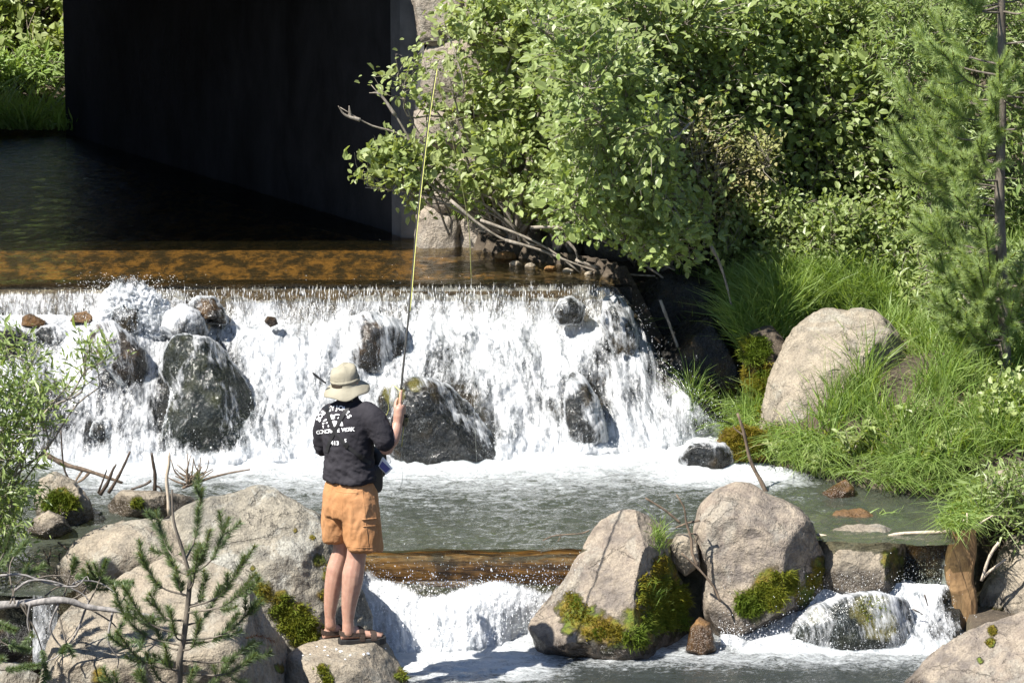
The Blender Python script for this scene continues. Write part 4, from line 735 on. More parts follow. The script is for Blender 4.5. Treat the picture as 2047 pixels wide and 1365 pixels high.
shrub('willow_shrub', 'bushy willow at the left edge in front of the falls', 'shrub', [B(-60, 1200, 22.9), B(-10, 1190, 22.9)], [(-100, 720), (10, 730), (50, 705), (75, 760), (95, 820), (90, 890), (70, 930), (60, 1000), (50, 1080), (20, 1140), (-100, 1180)], (22.5, 23.3), 300, 20, (.062, .0075), M['willow'], M['bark'], 11, 9, .012, .05, True, extra=[[B(0, 900, 22.9), B(60, 850, 22.9), B(110, 800, 22.9), B(165, 735, 22.9)], [B(0, 950, 22.9), B(60, 850, 22.9), B(130, 800, 22.9), B(205, 745, 22.9)], [B(0, 930, 22.9), B(40, 780, 22.9), B(80, 690, 22.9)]])
shrub('willow_shrub', 'thin willow switches with leafy tips waving before the white falls', 'shrub', [B(20, 1000, 22.9)], [(140, 780), (160, 720), (195, 690), (225, 700), (215, 760), (175, 800), (130, 830)], (22.7, 23.0), 18, 13, (.06, .0072), M['willow'], M['bark'], 12, 3, .008, .04, True)
# plants beyond the bridge
shrub('alder_shrub', 'sunlit alder beyond the far mouth of the bridge', 'shrub', [B(-60, 230, 36.0), B(40, 225, 36.2)], [(-160, -80), (170, -80), (165, 120), (120, 170), (0, 150), (-160, 170)], (36.0, 37.2), 300, 15, (.085, .03), M['alder'], M['drift_pale'], 13, 9, .035, .07)
shrub('willow_shrub', 'soft green undergrowth along the water beyond the bridge', 'shrub', [B(0, 255, 35.8), B(80, 255, 35.8)], [(-160, 130), (170, 110), (165, 265), (60, 252), (-160, 245)], (35.5, 36.2), 240, 24, (.10, .012), M['grass'], M['bark'], 14, 6, .015, .08, True)
fp = sample_poly([(-150, 235), (170, 235), (160, 262), (-150, 258)], 1600, np.random.RandomState(3)); 
# shrubs up the slope, behind
shrub('alder_shrub', 'shaded alder thicket high on the slope behind the front shrubs', 'shrub', [B(1300, 330, 30.3), B(1600, 330, 30.3), B(1900, 330, 30.3)], [(1050, -120), (2120, -120), (2120, 400), (1650, 430), (1100, 380)], (29.6, 30.4), 620, 14, (.075, .026), M['alder_dark'], M['bark'], 15, 14, .02, .07, group=GA)

# leafy upright plants by the pine
def herb(px, py, Y, h, n, seed, label='upright plant with paired leaflets between the grass and the tall pine', group='plants with paired leaflets', sc=1.):
    rng = np.random.RandomState(seed); base = B(px, py, Y); wd = MB(); lm = MB()
    for i in range(n):
        a = rng.uniform(0, 6.28); tip = base + np.array([.12 * math.cos(a), .12 * math.sin(a), h * rng.uniform(.7, 1.1)]); pts = curve([base, base * .4 + tip * .6 + [0, 0, .03], tip], 8); wd.add(*tube(pts, np.linspace(.004, .0015, 8), 4, False))
        m = 14; t = np.linspace(2, 7, m).astype(int); sgn = np.where(np.arange(m) % 2, 1, -1)[:, None]; D = unit(np.array([math.sin(a), -math.cos(a), .35])[None] * sgn + rng.normal(size=(m, 3)) * .25); leaf_mesh(lm, pts[t], D, unit(np.array([0, -.3, 1.]) + rng.normal(size=(m, 3)) * .2), rng.uniform(.06, .09, m), rng.uniform(.012, .018, m))
    r = thing('leafy_plant', label, 'plant', tuple(base), group); adopt(r, wd.obj('stem', M['bark'])); f = adopt(r, lm.obj('foliage', M['alder'], smooth=False)); f['kind'] = 'stuff'
for i, (a, b_) in enumerate([(1845, 640), (1875, 600), (1860, 560), (1820, 620)]): herb(a, b_, 27.4, .3, 5, 40 + i)
for i, (a, b_) in enumerate([(1640, 965), (1700, 935), (1850, 960), (1900, 930), (1760, 900), (1830, 860), (1560, 935)]):
    g_ = ground_hit(a, b_); px_, py_ = proj(g_); herb(px_, py_, g_[1], .2, 6, 60 + i, ['low broad-leaved weed at the bank edge above the small orange rock', 'low broad-leaved weed in the grass below the huge pale boulder', 'low broad-leaved weed near the edge of the clear right pool', 'low broad-leaved weed close to the pale boulder where the bank ends', 'low broad-leaved weed in mid bank under the huge pale boulder', 'low broad-leaved weed in the grass below the tall pine', 'low broad-leaved weed beside the moss-covered rock'][i], 'weeds in the bank grass', .72)

# ------------------------------------------------------------------ grass
def grass(name, label, P, Lr, Wr, mat, seed, lean=(0, -.25, 0), bend=.5, up=1.0, rnd=.35):
    rng = np.random.RandomState(seed); n = len(P); D = unit(np.array([0, 0, up]) + np.array(lean) + rng.normal(size=(n, 3)) * np.array([rnd, rnd, .1])); L = rng.uniform(*Lr, n); L = L * np.clip(1 + fbm(P * 2.3 + seed, 3) * 1.7, .35, 1.9)
    V, Q, T = blades(P, D, L, rng.uniform(*Wr, n), bend, 3, rng); return stuff(MB().add(V, Q, T).obj(name, mat, smooth=False), label, 'grass')
def bank_pts(n, seed, cond, clump=3.0):
    rng = np.random.RandomState(seed); x = rng.uniform(1.3, 4.4, n * 5); y = rng.uniform(24.6, 29.2, n * 5); ok = ~inpoly(x, y, midP) & (rng.uniform(0, 1, len(x)) < .45 + 2.0 * fbm(np.stack([x * clump, y * clump, 0 * x + seed], 1), 2)); x, y = x[ok], y[ok]; z = ground_z(x, y); P = np.stack([x, y, z - .01], 1)
    px, py = proj(P); k = cond(px, py, x, y); return P[k][:n]
grass('grass', 'tall green grass covering the right bank', bank_pts(15000, 1, lambda px, py, x, y: (y < 28.7) & (px < 2150) & ~((px < 1610 - .5 * (py - 850)) & (py < 925) & (y < 26.55) & (px > 1500)) & ~((px > 1745) & (px < 1815) & (py < 815) & (y < 26.6))), (.2, .44), (.003, .006), M['grass'], 1, bend=.38)
grass('grass', 'scattered longer arching blades standing above the bank grass', bank_pts(4200, 12, lambda px, py, x, y: (y < 28.7) & (px < 2150) & ~((px < 1850) & (py < 960) & (y < 26.7)), 1.5), (.3, .5), (.003, .0055), M['grass'], 12, bend=.75)
grass('grass', 'dry straw blades mixed into the grass of the right bank', bank_pts(1300, 2, lambda px, py, x, y: (y < 28.2) & (px < 2150)), (.15, .32), (.002, .004), M['grass_dry'], 2, bend=.8)
edge_ = np.array(midP[8:15]); rng = np.random.RandomState(6); t = rng.uniform(0, len(edge_) - 1.001, 5200); i = t.astype(int); f = (t - i)[:, None]; EP = edge_[i] * (1 - f) + edge_[i + 1] * f + rng.normal(size=(5200, 2)) * .06 + np.array([.03, .10]); EZ = ground_z(EP[:, 0], EP[:, 1]); EPz = np.concatenate([EP, np.maximum(EZ, ZM + .08)[:, None]], 1)
grass('grass', 'grass fringe hanging over the water along the right bank', EPz, (.12, .30), (.002, .0045), M['grass'], 3, lean=(-.1, -.9, 0), bend=.9, up=.7)
grass('grass', 'yellow-green moss and low herbs matted along the bank edge', EPz[:2600] + rng.normal(size=(2600, 3)) * .04, (.03, .08), (.004, .008), M['moss'], 4, lean=(-.1, -.6, 0), rnd=.7)
tp = sample_poly([(1455, 590), (1500, 535), (1640, 545), (1780, 560), (1800, 610), (1640, 615), (1580, 650), (1540, 720), (1480, 690)], 5200, rng)
TP = at(tp[:, 0], tp[:, 1] + 18, np.interp(tp[:, 1], [535, 720], [28.0, 26.9])); grass('grass', 'long bright grass tussock arching over the gully behind the huge pale boulder', TP, (.22, .46), (.003, .006), M['grass'], 5, lean=(-.25, -.2, 0), bend=.5)
# earth behind the tussock so that it has a body
_t = rock('golden mossy earth hummock beside the huge pale boulder', 'earth mound', [(1480, 700), (1500, 660), (1540, 650), (1575, 690), (1560, 780), (1535, 830), (1500, 800)], 26.8, .22, M['ground'], 5, name='earth_mound'); moss_on(_t, [(1515, 750, 36)], 50, M['moss_gold'], .03, 30); moss_on(_t, [(1510, 700, 34), (1530, 770, 34)], 60, M['moss'], .045, 31)
FPz = onz(fp[:, 0], fp[:, 1], ZU + .05); grass('grass', 'bright grass at the waterline beyond the far mouth of the bridge', FPz, (.15, .5), (.006, .012), M['grass'], 21)
gp = sample_poly([(905, 330), (960, 330), (985, 400), (960, 430), (900, 410)], 500, rng); grass('grass', 'fine green grass tuft growing at the foot of the stone abutment', at(gp[:, 0], gp[:, 1] + 25, 28.75), (.15, .35), (.002, .004), M['grass'], 7)
bv = bvh_of(Ab); hp = [cast(bv, rng.normal(1320, 12), rng.normal(1200, 14))[0] for _ in range(90)] + [cast(bv, rng.normal(1318, 8), rng.normal(1085, 14))[0] for _ in range(110)]; hp = np.array([p for p in hp if p is not None])
grass('grass', 'grass sprouting from the moss of the pyramid boulder', hp, (.08, .2), (.002, .0035), M['grass'], 8, bend=.4)
wp = at(rng.normal(1775, 14, 60), rng.normal(1034, 4, 60), 24.5); grass('water_weed', 'green weed trailing on the clear pool beside the slab', wp, (.06, .16), (.003, .005), M['grass'], 9, lean=(.3, -.2, -.8), up=.9, bend=.5)

# ------------------------------------------------------------------ pines
def needles_on(mb, pts, dens, ln, wd, rng, spread=1.0, fwd=.75, t0=.0):
    seg = np.linalg.norm(np.diff(pts, axis=0), axis=1); tot = seg.sum(); n = max(4, int(dens * tot)); c = np.concatenate([[0], np.cumsum(seg)]); s = rng.uniform(t0, 1, n) * tot; i = np.clip(np.searchsorted(c, s) - 1, 0, len(seg) - 1); f = ((s - c[i]) / seg[i])[:, None]
    P = pts[i] * (1 - f) + pts[i + 1] * f; tg = unit(pts[i + 1] - pts[i]); rv = rng.normal(size=(n, 3)); rv = unit(rv - tg * (rv * tg).sum(1)[:, None]); D = unit(tg * fwd + rv * spread + np.array([0, 0, .15])); L = ln * rng.uniform(.65, 1.15, n)
    sd = unit(np.cross(D, rng.normal(size=(n, 3)))) * wd; V = np.stack([P - sd, P + sd, P + D * L[:, None]], 1).reshape(-1, 3); b = np.arange(n)[:, None] * 3; mb.add(V, T=b + [0, 1, 2])
def pine(label, trunk, tr, branches, mats, ln, dens, wd, seed, side=3, name='pine_tree', group=None):
    rng = np.random.RandomState(seed); wood = MB(); nd = MB(); tipm = MB(); tk = MB(); tk.add(*tube(curve(trunk, 24), np.linspace(tr[0], tr[1], 24), 9))
    for base, mid, tip, r, t0 in branches:
        pts = curve([base, mid, tip], 12); wood.add(*tube(pts, np.linspace(r, .003, 12), 5, False)); needles_on(nd, pts[4:], dens, ln, wd, rng, t0=t0); needles_on(tipm, pts[9:], dens * .9, ln * .5, wd, rng, .35, 1)
        for _ in range(side):
            k = rng.randint(4, 11); s = pts[k]; d = unit(pts[k] - pts[k - 1]); L = np.linalg.norm(tip - base) * rng.uniform(.22, .4); e = s + unit(d * .8 + rng.normal(size=3) * .5 + np.array([0, 0, .25])) * L; sp = curve([s, (s + e) / 2 - [0, 0, .08 * L], e], 6); wood.add(*tube(sp, np.linspace(r * .5, .002, 6), 4, False)); needles_on(nd, sp[1:], dens, ln, wd, rng); needles_on(tipm, sp[4:], dens * .8, ln * .45, wd, rng, .35, 1)
    root = thing(name, label, 'pine', tuple(np.asarray(trunk[0], float)), group); adopt(root, tk.obj('trunk', M['bark_pine'])); adopt(root, wood.obj('branches', M['bark_pine'])); a_ = adopt(root, nd.obj('needles', mats[0], smooth=False)); a_['kind'] = 'stuff'; b__ = adopt(root, tipm.obj('candles', mats[1], smooth=False)); b__['kind'] = 'stuff'; return root
rng = np.random.RandomState(77); TR = [B(2016, 840, 26.1), B(2010, 740, 26.1), B(2004, 560, 26.1), B(1998, 400, 26.1), B(2003, 200, 26.1), B(2002, 0, 26.1), B(2000, -330, 26.1)]; brs = []
for k in range(84):
    py = rng.uniform(-200, 700); px = np.interp(py, [-330, 200, 400, 740], [2000, 2003, 1998, 2010]); L = np.interp(py, [-330, 0, 300, 550, 720], [70, 160, 185, 185, 110]) * rng.uniform(.65, 1.15); az = rng.uniform(0, 6.28)
    if k % 3: az = math.pi + rng.normal() * .7
    b0 = B(px, py, 26.1); m = L * .0036; tip = b0 + np.array([math.cos(az) * m, math.sin(az) * m * .8, m * rng.uniform(.28, .6)]); md = b0 + np.array([math.cos(az) * m * .55, math.sin(az) * m * .45, m * rng.uniform(-.05, .15)]); brs.append((b0, md, tip, .009, .05))
pine('tall young pine with soft light green needles on the right bank', TR, (.05, .024), brs, (M['needle'], M['needle_tip']), .062, 1500, .0022, 5, 7)
SY = 20.8; ST = [B(350, 1600, SY), B(358, 1365, SY), B(360, 1312, SY), B(369, 1265, SY), B(379, 1172, SY), B(378, 1146, SY), B(362, 1090, SY), B(347, 1040, SY), B(344, 978, SY)]; rng = np.random.RandomState(8)
tips = [(404, 978, 1120), (311, 1023, 1130), (457, 1036, 1150), (279, 1106, 1190), (488, 1119, 1215), (511, 1146, 1225), (246, 1172, 1270), (229, 1202, 1290), (299, 1186, 1240), (352, 1135, 1190), (413, 1152, 1210), (511, 1209, 1280), (302, 1232, 1300), (478, 1226, 1285), (508, 1282, 1320), (292, 1305, 1370), (329, 1289, 1340), (455, 1332, 1375), (385, 1339, 1380), (233, 1262, 1340), (420, 1060, 1140), (322, 1070, 1150), (395, 1100, 1180), (340, 1220, 1280), (400, 1240, 1300), (275, 1340, 1400), (203, 1352, 1420), (440, 1170, 1250), (512, 1310, 1345)]; brs = []
for tx, ty, by in tips:
    bx = np.interp(by, [978, 1040, 1090, 1146, 1265, 1365, 1600], [344, 347, 362, 378, 369, 358, 350]); dz = rng.uniform(-.25, .25); b0 = B(bx, by, SY); tp_ = B(tx, ty, SY + dz); md = B(bx * .42 + tx * .58, by * .55 + ty * .45 + 18, SY + dz * .6); brs.append((b0, md, tp_, .007, .12))
pine('pine sapling with dark needles and upright candles in front of the pale boulder', ST, (.024, .006), brs, (M['needle_dark'], M['needle_tip']), .052, 1700, .0016, 6, 3, 'pine_sapling')
# pine boughs reaching in from a tree standing left of the view
LT = [B(-240, 1560, 21.6), B(-235, 1300, 21.6), B(-230, 1000, 21.6), B(-225, 600, 21.6)]; brs = []
main_ = [B(-235, 1190, 21.6), B(-60, 1210, 21.4), B(43, 1206, 21.2), B(126, 1199, 21.1), B(173, 1212, 21.1), B(226, 1219, 21.05), B(292, 1229, 21.0), B(345, 1240, 21.0)]
for q in [((30, 1206), (20, 1130), (55, 1080)), ((-60, 1205), (0, 1120), (25, 1060)), ((126, 1199), (140, 1150), (150, 1115)), ((173, 1212), (195, 1170), (212, 1120)), ((60, 1160), (110, 1150), (215, 1160)), ((90, 1190), (130, 1170), (265, 1165)), ((173, 1212), (230, 1250), (235, 1285)), ((-40, 1210), (0, 1280), (60, 1300)), ((-60, 1210), (-20, 1330), (80, 1330)), ((20, 1206), (40, 1160), (90, 1130)), ((50, 1206), (60, 1260), (45, 1300)), ((-80, 1210), (-20, 1240), (30, 1260)), ((140, 1200), (170, 1180), (175, 1148)), ((226, 1219), (245, 1200), (255, 1175)), ((110, 1200), (130, 1280), (125, 1305)), ((40, 1206), (75, 1270), (95, 1355))]:
    dz = rng.uniform(-.2, .2); brs.append((B(*q[0], 21.15), B(*q[1], 21.15 + dz / 2), B(*q[2], 21.15 + dz), .006, .45))
lp = pine('pine boughs with dark needles on a grey dead limb reaching in at the left', LT, (.09, .05), brs, (M['needle_dark'], M['needle_tip']), .042, 1900, .0021, 9, 1)
mb = MB().add(*tube(curve(main_, 40), np.linspace(.03, .008, 40) * (1 + .1 * np.sin(np.arange(40) * 1.7)), 9))
for pts in [[(0, 1150), (45, 1148), (95, 1165), (150, 1172), (172, 1152), (178, 1160)], [(30, 1180), (60, 1160), (110, 1163), (170, 1190), (176, 1215)], [(173, 1212), (150, 1270), (115, 1310), (92, 1322)], [(60, 1206), (55, 1240), (58, 1262)], [(226, 1219), (216, 1280), (236, 1315), (234, 1335)], [(120, 1200), (100, 1255), (128, 1300), (134, 1312)], [(0, 1240), (15, 1265), (20, 1285)], [(145, 1168), (165, 1160), (200, 1165), (240, 1190)]]:
    mb.add(*tube(curve([B(*q, 21.12 + .05 * rng.uniform(-1, 1)) for q in pts], 14), np.linspace(.008, .003, 14), 5))
adopt(lp, mb.obj('dead_limb', M['deadwood']))
dn = MB(); needles_on(dn, curve([B(490, 1275, 20.9), B(520, 1270, 20.9), B(548, 1282, 20.9)], 6), 700, .03, .0014, rng); o = tag(dn.obj('dead_twig', M['needle_dead'], smooth=False), 'rust-red dead pine twig caught beside the sapling', 'twig')
wd_ = MB(); 

# ------------------------------------------------------------------ driftwood, sticks, stump
def stick(label, runs, mat, name='driftwood', cat='driftwood', n=12, group=None, knob=.12):
    mb = MB()
    for pts, r0, r1 in runs:
        c = curve(pts, n); rr = np.linspace(r0, r1, n) * (1 + knob * np.sin(np.arange(n) * 2.1 + r0 * 900)); V, Q, T = tube(c, rr, 7); V = V + (fbm(V * 40, 2) * .12)[:, None] * r0; mb.add(V, Q, T)
    return tag(mb.obj(name, mat), label, cat, group)
def pp(l, Y): return [B(q[0], q[1], Y + (q[2] if len(q) > 2 else 0)) for q in l]
stick('long brown driftwood limb slanting across the pool at the foot of the falls', [(pp([(85, 905), (130, 928), (180, 942), (245, 965)], 25.1), .022, .010), (pp([(165, 940), (155, 955), (148, 968)], 25.1), .009, .006), (pp([(178, 945), (165, 958), (148, 968)], 25.1), .012, .006)], M['drift'])
stick('thin black upright switch standing behind the craggy mossy rock', [(pp([(122, 860), (124, 900), (128, 935), (136, 955)], 24.9), .005, .008)], M['drift_dark'])
stick('pair of dark forked prongs standing in the shallows', [(pp([(200, 988), (215, 965), (225, 940), (232, 928)], 24.75), .016, .006), (pp([(196, 985), (205, 962), (214, 938)], 24.75), .009, .004), (pp([(217, 985), (235, 955), (250, 925), (260, 902)], 24.75), .013, .007)], M['drift_dark'])
stick('dark hooked snag rising from the pool by the flat rock', [(pp([(262, 978), (290, 968), (302, 960)], 24.7), .008, .010), (pp([(309, 982), (310, 950), (306, 925), (303, 905)], 24.7), .014, .009), (pp([(311, 970), (320, 975), (323, 982)], 24.7), .008, .005)], M['drift_dark'])
stick('bleached pale stake standing behind the sapling', [(pp([(338, 1030), (336, 990), (333, 955), (338, 925), (337, 905)], 24.35), .013, .011)], M['drift_pale'])
rn = []
for k in range(26):
    a = rng.uniform(-1.3, 1.5); l = rng.uniform(22, 60); b0 = (rng.normal(385, 12), rng.normal(962, 7)); rn.append((pp([b0, (b0[0] + l * .5 * math.sin(a) + rng.normal() * 4, b0[1] - l * .4 * math.cos(a)), (b0[0] + l * math.sin(a), b0[1] - l * math.cos(a) * .95)], 24.6 + rng.uniform(-.12, .12)), rng.uniform(.004, .010), .003))
stick('matted clump of broken roots and twigs washed onto the flat rock', rn, M['drift'], 'root_clump', 'roots', 9)
stick('slim straight stick poking from the root clump toward the pool', [(pp([(365, 975), (420, 955), (460, 945), (500, 938)], 24.6), .010, .005)], M['drift'])
stick('short forked twigs at the water edge beside the broad tan boulder', [(pp([(95, 1145), (98, 1125), (86, 1098)], 23.1), .006, .004), (pp([(95, 1128), (100, 1108), (102, 1095)], 23.1), .006, .003), (pp([(122, 1130), (118, 1110), (125, 1103)], 23.1), .008, .004), (pp([(140, 1100), (125, 1090), (115, 1083)], 23.1), .008, .006)], M['drift'])
stick('bare crooked stick leaning out of the pool at the moss-covered rock', [(pp([(1540, 1000), (1520, 960), (1500, 920), (1486, 860), (1474, 826)], 25.15), .017, .009), (pp([(1490, 872), (1470, 858), (1466, 850)], 25.15), .007, .003)], M['drift'])
stick('long bleached branch lying from the pinkish boulder to the split stump', [(pp([(1632, 1068), (1690, 1076), (1760, 1074), (1800, 1066), (1850, 1064), (1905, 1062)], 23.95), .009, .013)], M['drift_pale'])
stick('tangle of bare sticks caught between the pyramid boulder and the pinkish boulder', [(pp([(1290, 995), (1330, 1020), (1360, 1045)], 23.6), .006, .009), (pp([(1352, 988), (1368, 1015), (1372, 1045), (1382, 1075), (1384, 1105), (1398, 1138)], 23.45), .005, .012), (pp([(1400, 1040), (1375, 1045), (1350, 1055)], 23.5), .008, .006), (pp([(1362, 1105), (1395, 1135), (1425, 1170), (1440, 1202)], 23.4), .007, .008), (pp([(1375, 1065), (1395, 1070), (1390, 1085)], 23.5), .006, .004)], M['drift'])
stick('thin twig lying on the log weir beside the pyramid boulder', [(pp([(1085, 1080), (1110, 1070), (1160, 1066), (1178, 1060)], 23.75), .004, .005), (pp([(1115, 1082), (1122, 1070)], 23.75), .003, .003)], M['drift'])
stick('pale splintered stick leaning on the right edge rock beside the stump', [(pp([(1962, 1160), (1975, 1120), (1985, 1100), (1997, 1084)], 23.75), .010, .012), (pp([(1965, 1155), (1980, 1140), (2010, 1118)], 23.8), .010, .008)], M['drift_pale'])
for k, q in enumerate([[(1848, 1188), (1852, 1200), (1855, 1210)], [(1824, 1217), (1835, 1222), (1845, 1228)]]): stick('small dark chip of wood riding the right spill', [(pp(q, 23.5), .006, .003)], M['drift_dark'], 'wood_chip', 'wood chip', 5, 'wood chips in the right spill')
# split stump
def split_post(pts, w, d, seed, top=.0):
    c = np.array(pts); n = 18; k = len(c); cc = curve(c, n); a = np.arange(14) * 2 * np.pi / 14; V = []
    for i in range(n):
        t = i / (n - 1); ww = np.interp(t, [0, .5, .85, 1], w) ; sh = np.sign(np.cos(a)) * np.abs(np.cos(a)) ** .55 * ww, np.sign(np.sin(a)) * np.abs(np.sin(a)) ** .55 * d
        V.append(np.stack([cc[i, 0] + sh[0], cc[i, 1] + sh[1], np.full(14, cc[i, 2])], 1))
    V = np.array(V); V[-1, :, 2] += rng.uniform(-.05, .07, 14); V[-2, :, 2] += rng.uniform(-.02, .02, 14); V = V.reshape(-1, 3); Q = [(i * 14 + j, i * 14 + (j + 1) % 14, (i + 1) * 14 + (j + 1) % 14, (i + 1) * 14 + j) for i in range(n - 1) for j in range(14)]
    V = np.concatenate([V, cc[-1:] - [0, 0, .03], cc[:1]]); T = [(n * 14, (n - 1) * 14 + j, (n - 1) * 14 + (j + 1) % 14) for j in range(14)] + [(n * 14 + 1, (j + 1) % 14, j) for j in range(14)]
    V = V + fbm(V * np.array([45, 45, 5]) + seed, 3)[:, None] * np.array([.010, .010, 0]); return MB().add(V, Q, T)
st_ = thing('tree_stump', 'split orange-brown stump with broken top standing in the right spill', 'stump', tuple(B(1918, 1310, 23.8))); adopt(st_, split_post([B(1925, 1320, 23.85), B(1928, 1200, 23.85), B(1917, 1150, 23.85), B(1928, 1066, 23.85)], [.075, .09, .10, .078], .075, 1).obj('trunk', M['stump'], smooth=False))
sp_ = MB()
for q in [[(1908, 1066), (1920, 1050), (1927, 1038)], [(1928, 1062), (1934, 1045), (1933, 1025)], [(1936, 1062), (1960, 1045), (1985, 1030)]]: sp_.add(*tube(curve(pp(q, 23.85), 6), np.linspace(.010, .005, 6), 5))
adopt(st_, sp_.obj('splinter', M['drift_pale']))
rn = []
for q in [[(960, 440), (1040, 470), (1100, 500), (1160, 545)], [(1010, 480), (1080, 500), (1130, 520), (1200, 545)], [(1120, 470), (1150, 500), (1155, 530)], [(1060, 455), (1120, 455), (1180, 470), (1240, 500)], [(1250, 490), (1290, 530), (1330, 560), (1345, 600)], [(1420, 490), (1440, 530), (1455, 580), (1462, 610)], [(1200, 430), (1260, 500), (1350, 540)], [(1320, 600), (1350, 680), (1380, 760), (1405, 805)], [(900, 400), (960, 450), (1010, 480), (1050, 490)], [(1150, 520), (1230, 545), (1310, 552)]]: rn.append((pp(q, 27.75 if q[0][0] < 1300 else 27.2), .013, .006))
stick('bare grey roots and dead branches trailing from the bank over the stream', rn[:5] + rn[6:7] + rn[8:], M['bark'], 'bank_roots', 'roots', 12)
stick('bare leaning stem at the left edge of the grass tussock', rn[5:6], M['bark'], 'bare_branch', 'branch', 12)
stick('thin dead stem hanging down the black gully', rn[7:8], M['bark'], 'bare_branch', 'branch', 12)
for k, (a_, b_, c_) in enumerate([(1010, 515, 16), (1030, 528, 9), (1060, 532, 8), (1100, 538, 9), (1135, 542, 8), (1178, 548, 7)]): rock(['largest orange stone at the waterline under the trailing roots', None, None, 'small orange stone among the grey waterline stones'][k] if k in (0, 3) else 'small grey stone at the waterline under the trailing roots', 'stone', [(a_ + c_ * 1.4 * math.cos(t), b_ + c_ * .8 * math.sin(t)) for t in np.arange(0, 6.28, .6)], onz(a_, b_, ZU)[1], c_ * .005, M['rock_brown'] if k in (0, 3) else M['rock'], 4, name='stone', seed=k * 5 + 2, group='stones at the waterline')

# ------------------------------------------------------------------ the angler
def skin_mat():
    m = NT('skin'); v = m.pos(); n = m.noise(v, 25, 4, .6); c = m.mix(m.ramp(n, [(.35, 0), (.65, 1)]), (.34, .185, .135), (.41, .245, .18))
    m.P(Base_Color=c, Roughness=.5, Normal=m.bump(m.noise(v, 180, 3), .15, .003)); m.p.inputs['Subsurface Weight'].default_value = .12; m.p.inputs['Subsurface Radius'].default_value = (.02, .008, .004); return m.m
def cloth_mat(name, c1, c2, rough=.85, fold=.5, fs=16):
    c1, c2 = K3(c1), K3(c2); m = NT(name); v = m.pos(); n = m.noise(m.mapping(v, (1, 1, .7)), fs, 4, .55, .6); f = m.noise(v, 320, 2)
    m.P(Base_Color=m.mix(m.ramp(m.noise(v, 7, 4), [(.35, 0), (.65, 1)]), c1, c2), Roughness=rough, Normal=m.bump(m.math('ADD', n, m.math('MULTIPLY', f, .06)), fold, .02)); m.p.inputs['Specular IOR Level'].default_value = .15; return m.m
M['skin'] = skin_mat(); M['shirt'] = cloth_mat('faded_black_cotton', (.030, .028, .034), (.046, .043, .050)); M['shorts'] = cloth_mat('orange_nylon', (.50, .245, .105), (.58, .30, .14), .65, .55, 13); M['khaki'] = cloth_mat('khaki_cotton', (.35, .32, .24), (.42, .385, .295), .9, .3, 22)
M['sandal'] = cloth_mat('brown_webbing', (.06, .042, .034), (.095, .07, .058), .7, .3, 60); M['sole'] = simple('rubber_sole', (.02, .02, .02), .6); M['strap'] = simple('black_webbing', (.016, .016, .017), .6, .3, .2, 200); M['print'] = simple('white_print', (.72, .72, .72), .8, .2, .1, 60); M['hair'] = simple('dark_hair', (.03, .02, .012), .6); M['cork'] = simple('cork', (.52, .33, .17), .8, .2, .25, 120); M['blank'] = simple('dark_rod_blank', (.03, .027, .02), .25, .6); M['line'] = simple('yellow_fly_line', (.55, .55, .16), .5); M['nylon'] = simple('clear_leader', (.35, .37, .33), .4); M['reel'] = simple('black_reel', (.012, .012, .012), .35, .5); M['card_blue'] = simple('blue_card', (.10, .10, .28), .5); M['card_white'] = simple('white_card', (.75, .75, .75), .5)
pbv = bvh_of(Pb); cR = cast(pbv, 712, 1286)[0]; cL = cast(pbv, 658, 1271)[0]
Y0 = float(cR[1]) if cR is not None else 22.1; YL = float(cL[1]) if cL is not None else Y0 + .15
def J(px, py, dy=0.): return at(px, py, Y0 + dy)
FWD = np.array([.57, .82, 0]); RGT = np.array([.82, -.57, 0]); UPV = np.array([0, 0, 1.])
def loft(mb, secs, r=RGT, f=FWD, n=22, e=.85, cap=True):
    a = np.arange(n) * 2 * np.pi / n; ca = np.sign(np.cos(a)) * np.abs(np.cos(a)) ** e; sa = np.sign(np.sin(a)) * np.abs(np.sin(a)) ** e; V = []
    for c, lat, dep in secs: V.append(c + ca[:, None] * lat * r + sa[:, None] * dep * f)
    k = len(secs); V = np.concatenate(V + [secs[0][0][None], secs[-1][0][None]]); Q = [(i * n + j, i * n + (j + 1) % n, (i + 1) * n + (j + 1) % n, (i + 1) * n + j) for i in range(k - 1) for j in range(n)]
    T = [(k * n, (j + 1) % n, j) for j in range(n)] + [(k * n + 1, (k - 1) * n + j, (k - 1) * n + (j + 1) % n) for j in range(n)]; mb.add(V, Q, T); return mb
def ctube(mb, pts, rad, n=12, m=16):
    P = np.array(pts, float); c = curve(P, m); r = np.interp(np.linspace(0, 1, m), np.linspace(0, 1, len(rad)), rad); mb.add(*tube(c, r, n)); e = [c[0], c[-1]]
    for q, rr in ((c[0], r[0]), (c[-1], r[-1])): D, Fc = ico(3); mb.add(q + D * rr * .98, T=Fc)
    return mb
def ball(mb, c, s, r=RGT, f=FWD):
    D, Fc = ico(4); mb.add(np.asarray(c) + D[:, :1] * s[0] * r + D[:, 1:2] * s[1] * f + D[:, 2:] * s[2] * UPV, T=Fc); return mb
def remesh(mb, name, voxel, it=6, fac=.5):
    o = link(name, mb.mesh(name)); md = o.modifiers.new('r', 'REMESH'); md.mode = 'VOXEL'; md.voxel_size = voxel; md.use_smooth_shade = True
    if it: s = o.modifiers.new('s', 'SMOOTH'); s.iterations = it; s.factor = fac
    me = bpy.data.meshes.new_from_object(o.evaluated_get(bpy.context.evaluated_depsgraph_get())); bpy.data.objects.remove(o); me.name = name; me.polygons.foreach_set('use_smooth', np.ones(len(me.polygons), bool)); return me
def verts(me): V = np.zeros(len(me.vertices) * 3, np.float32); me.vertices.foreach_get('co', V); return V.reshape(-1, 3).astype(float)
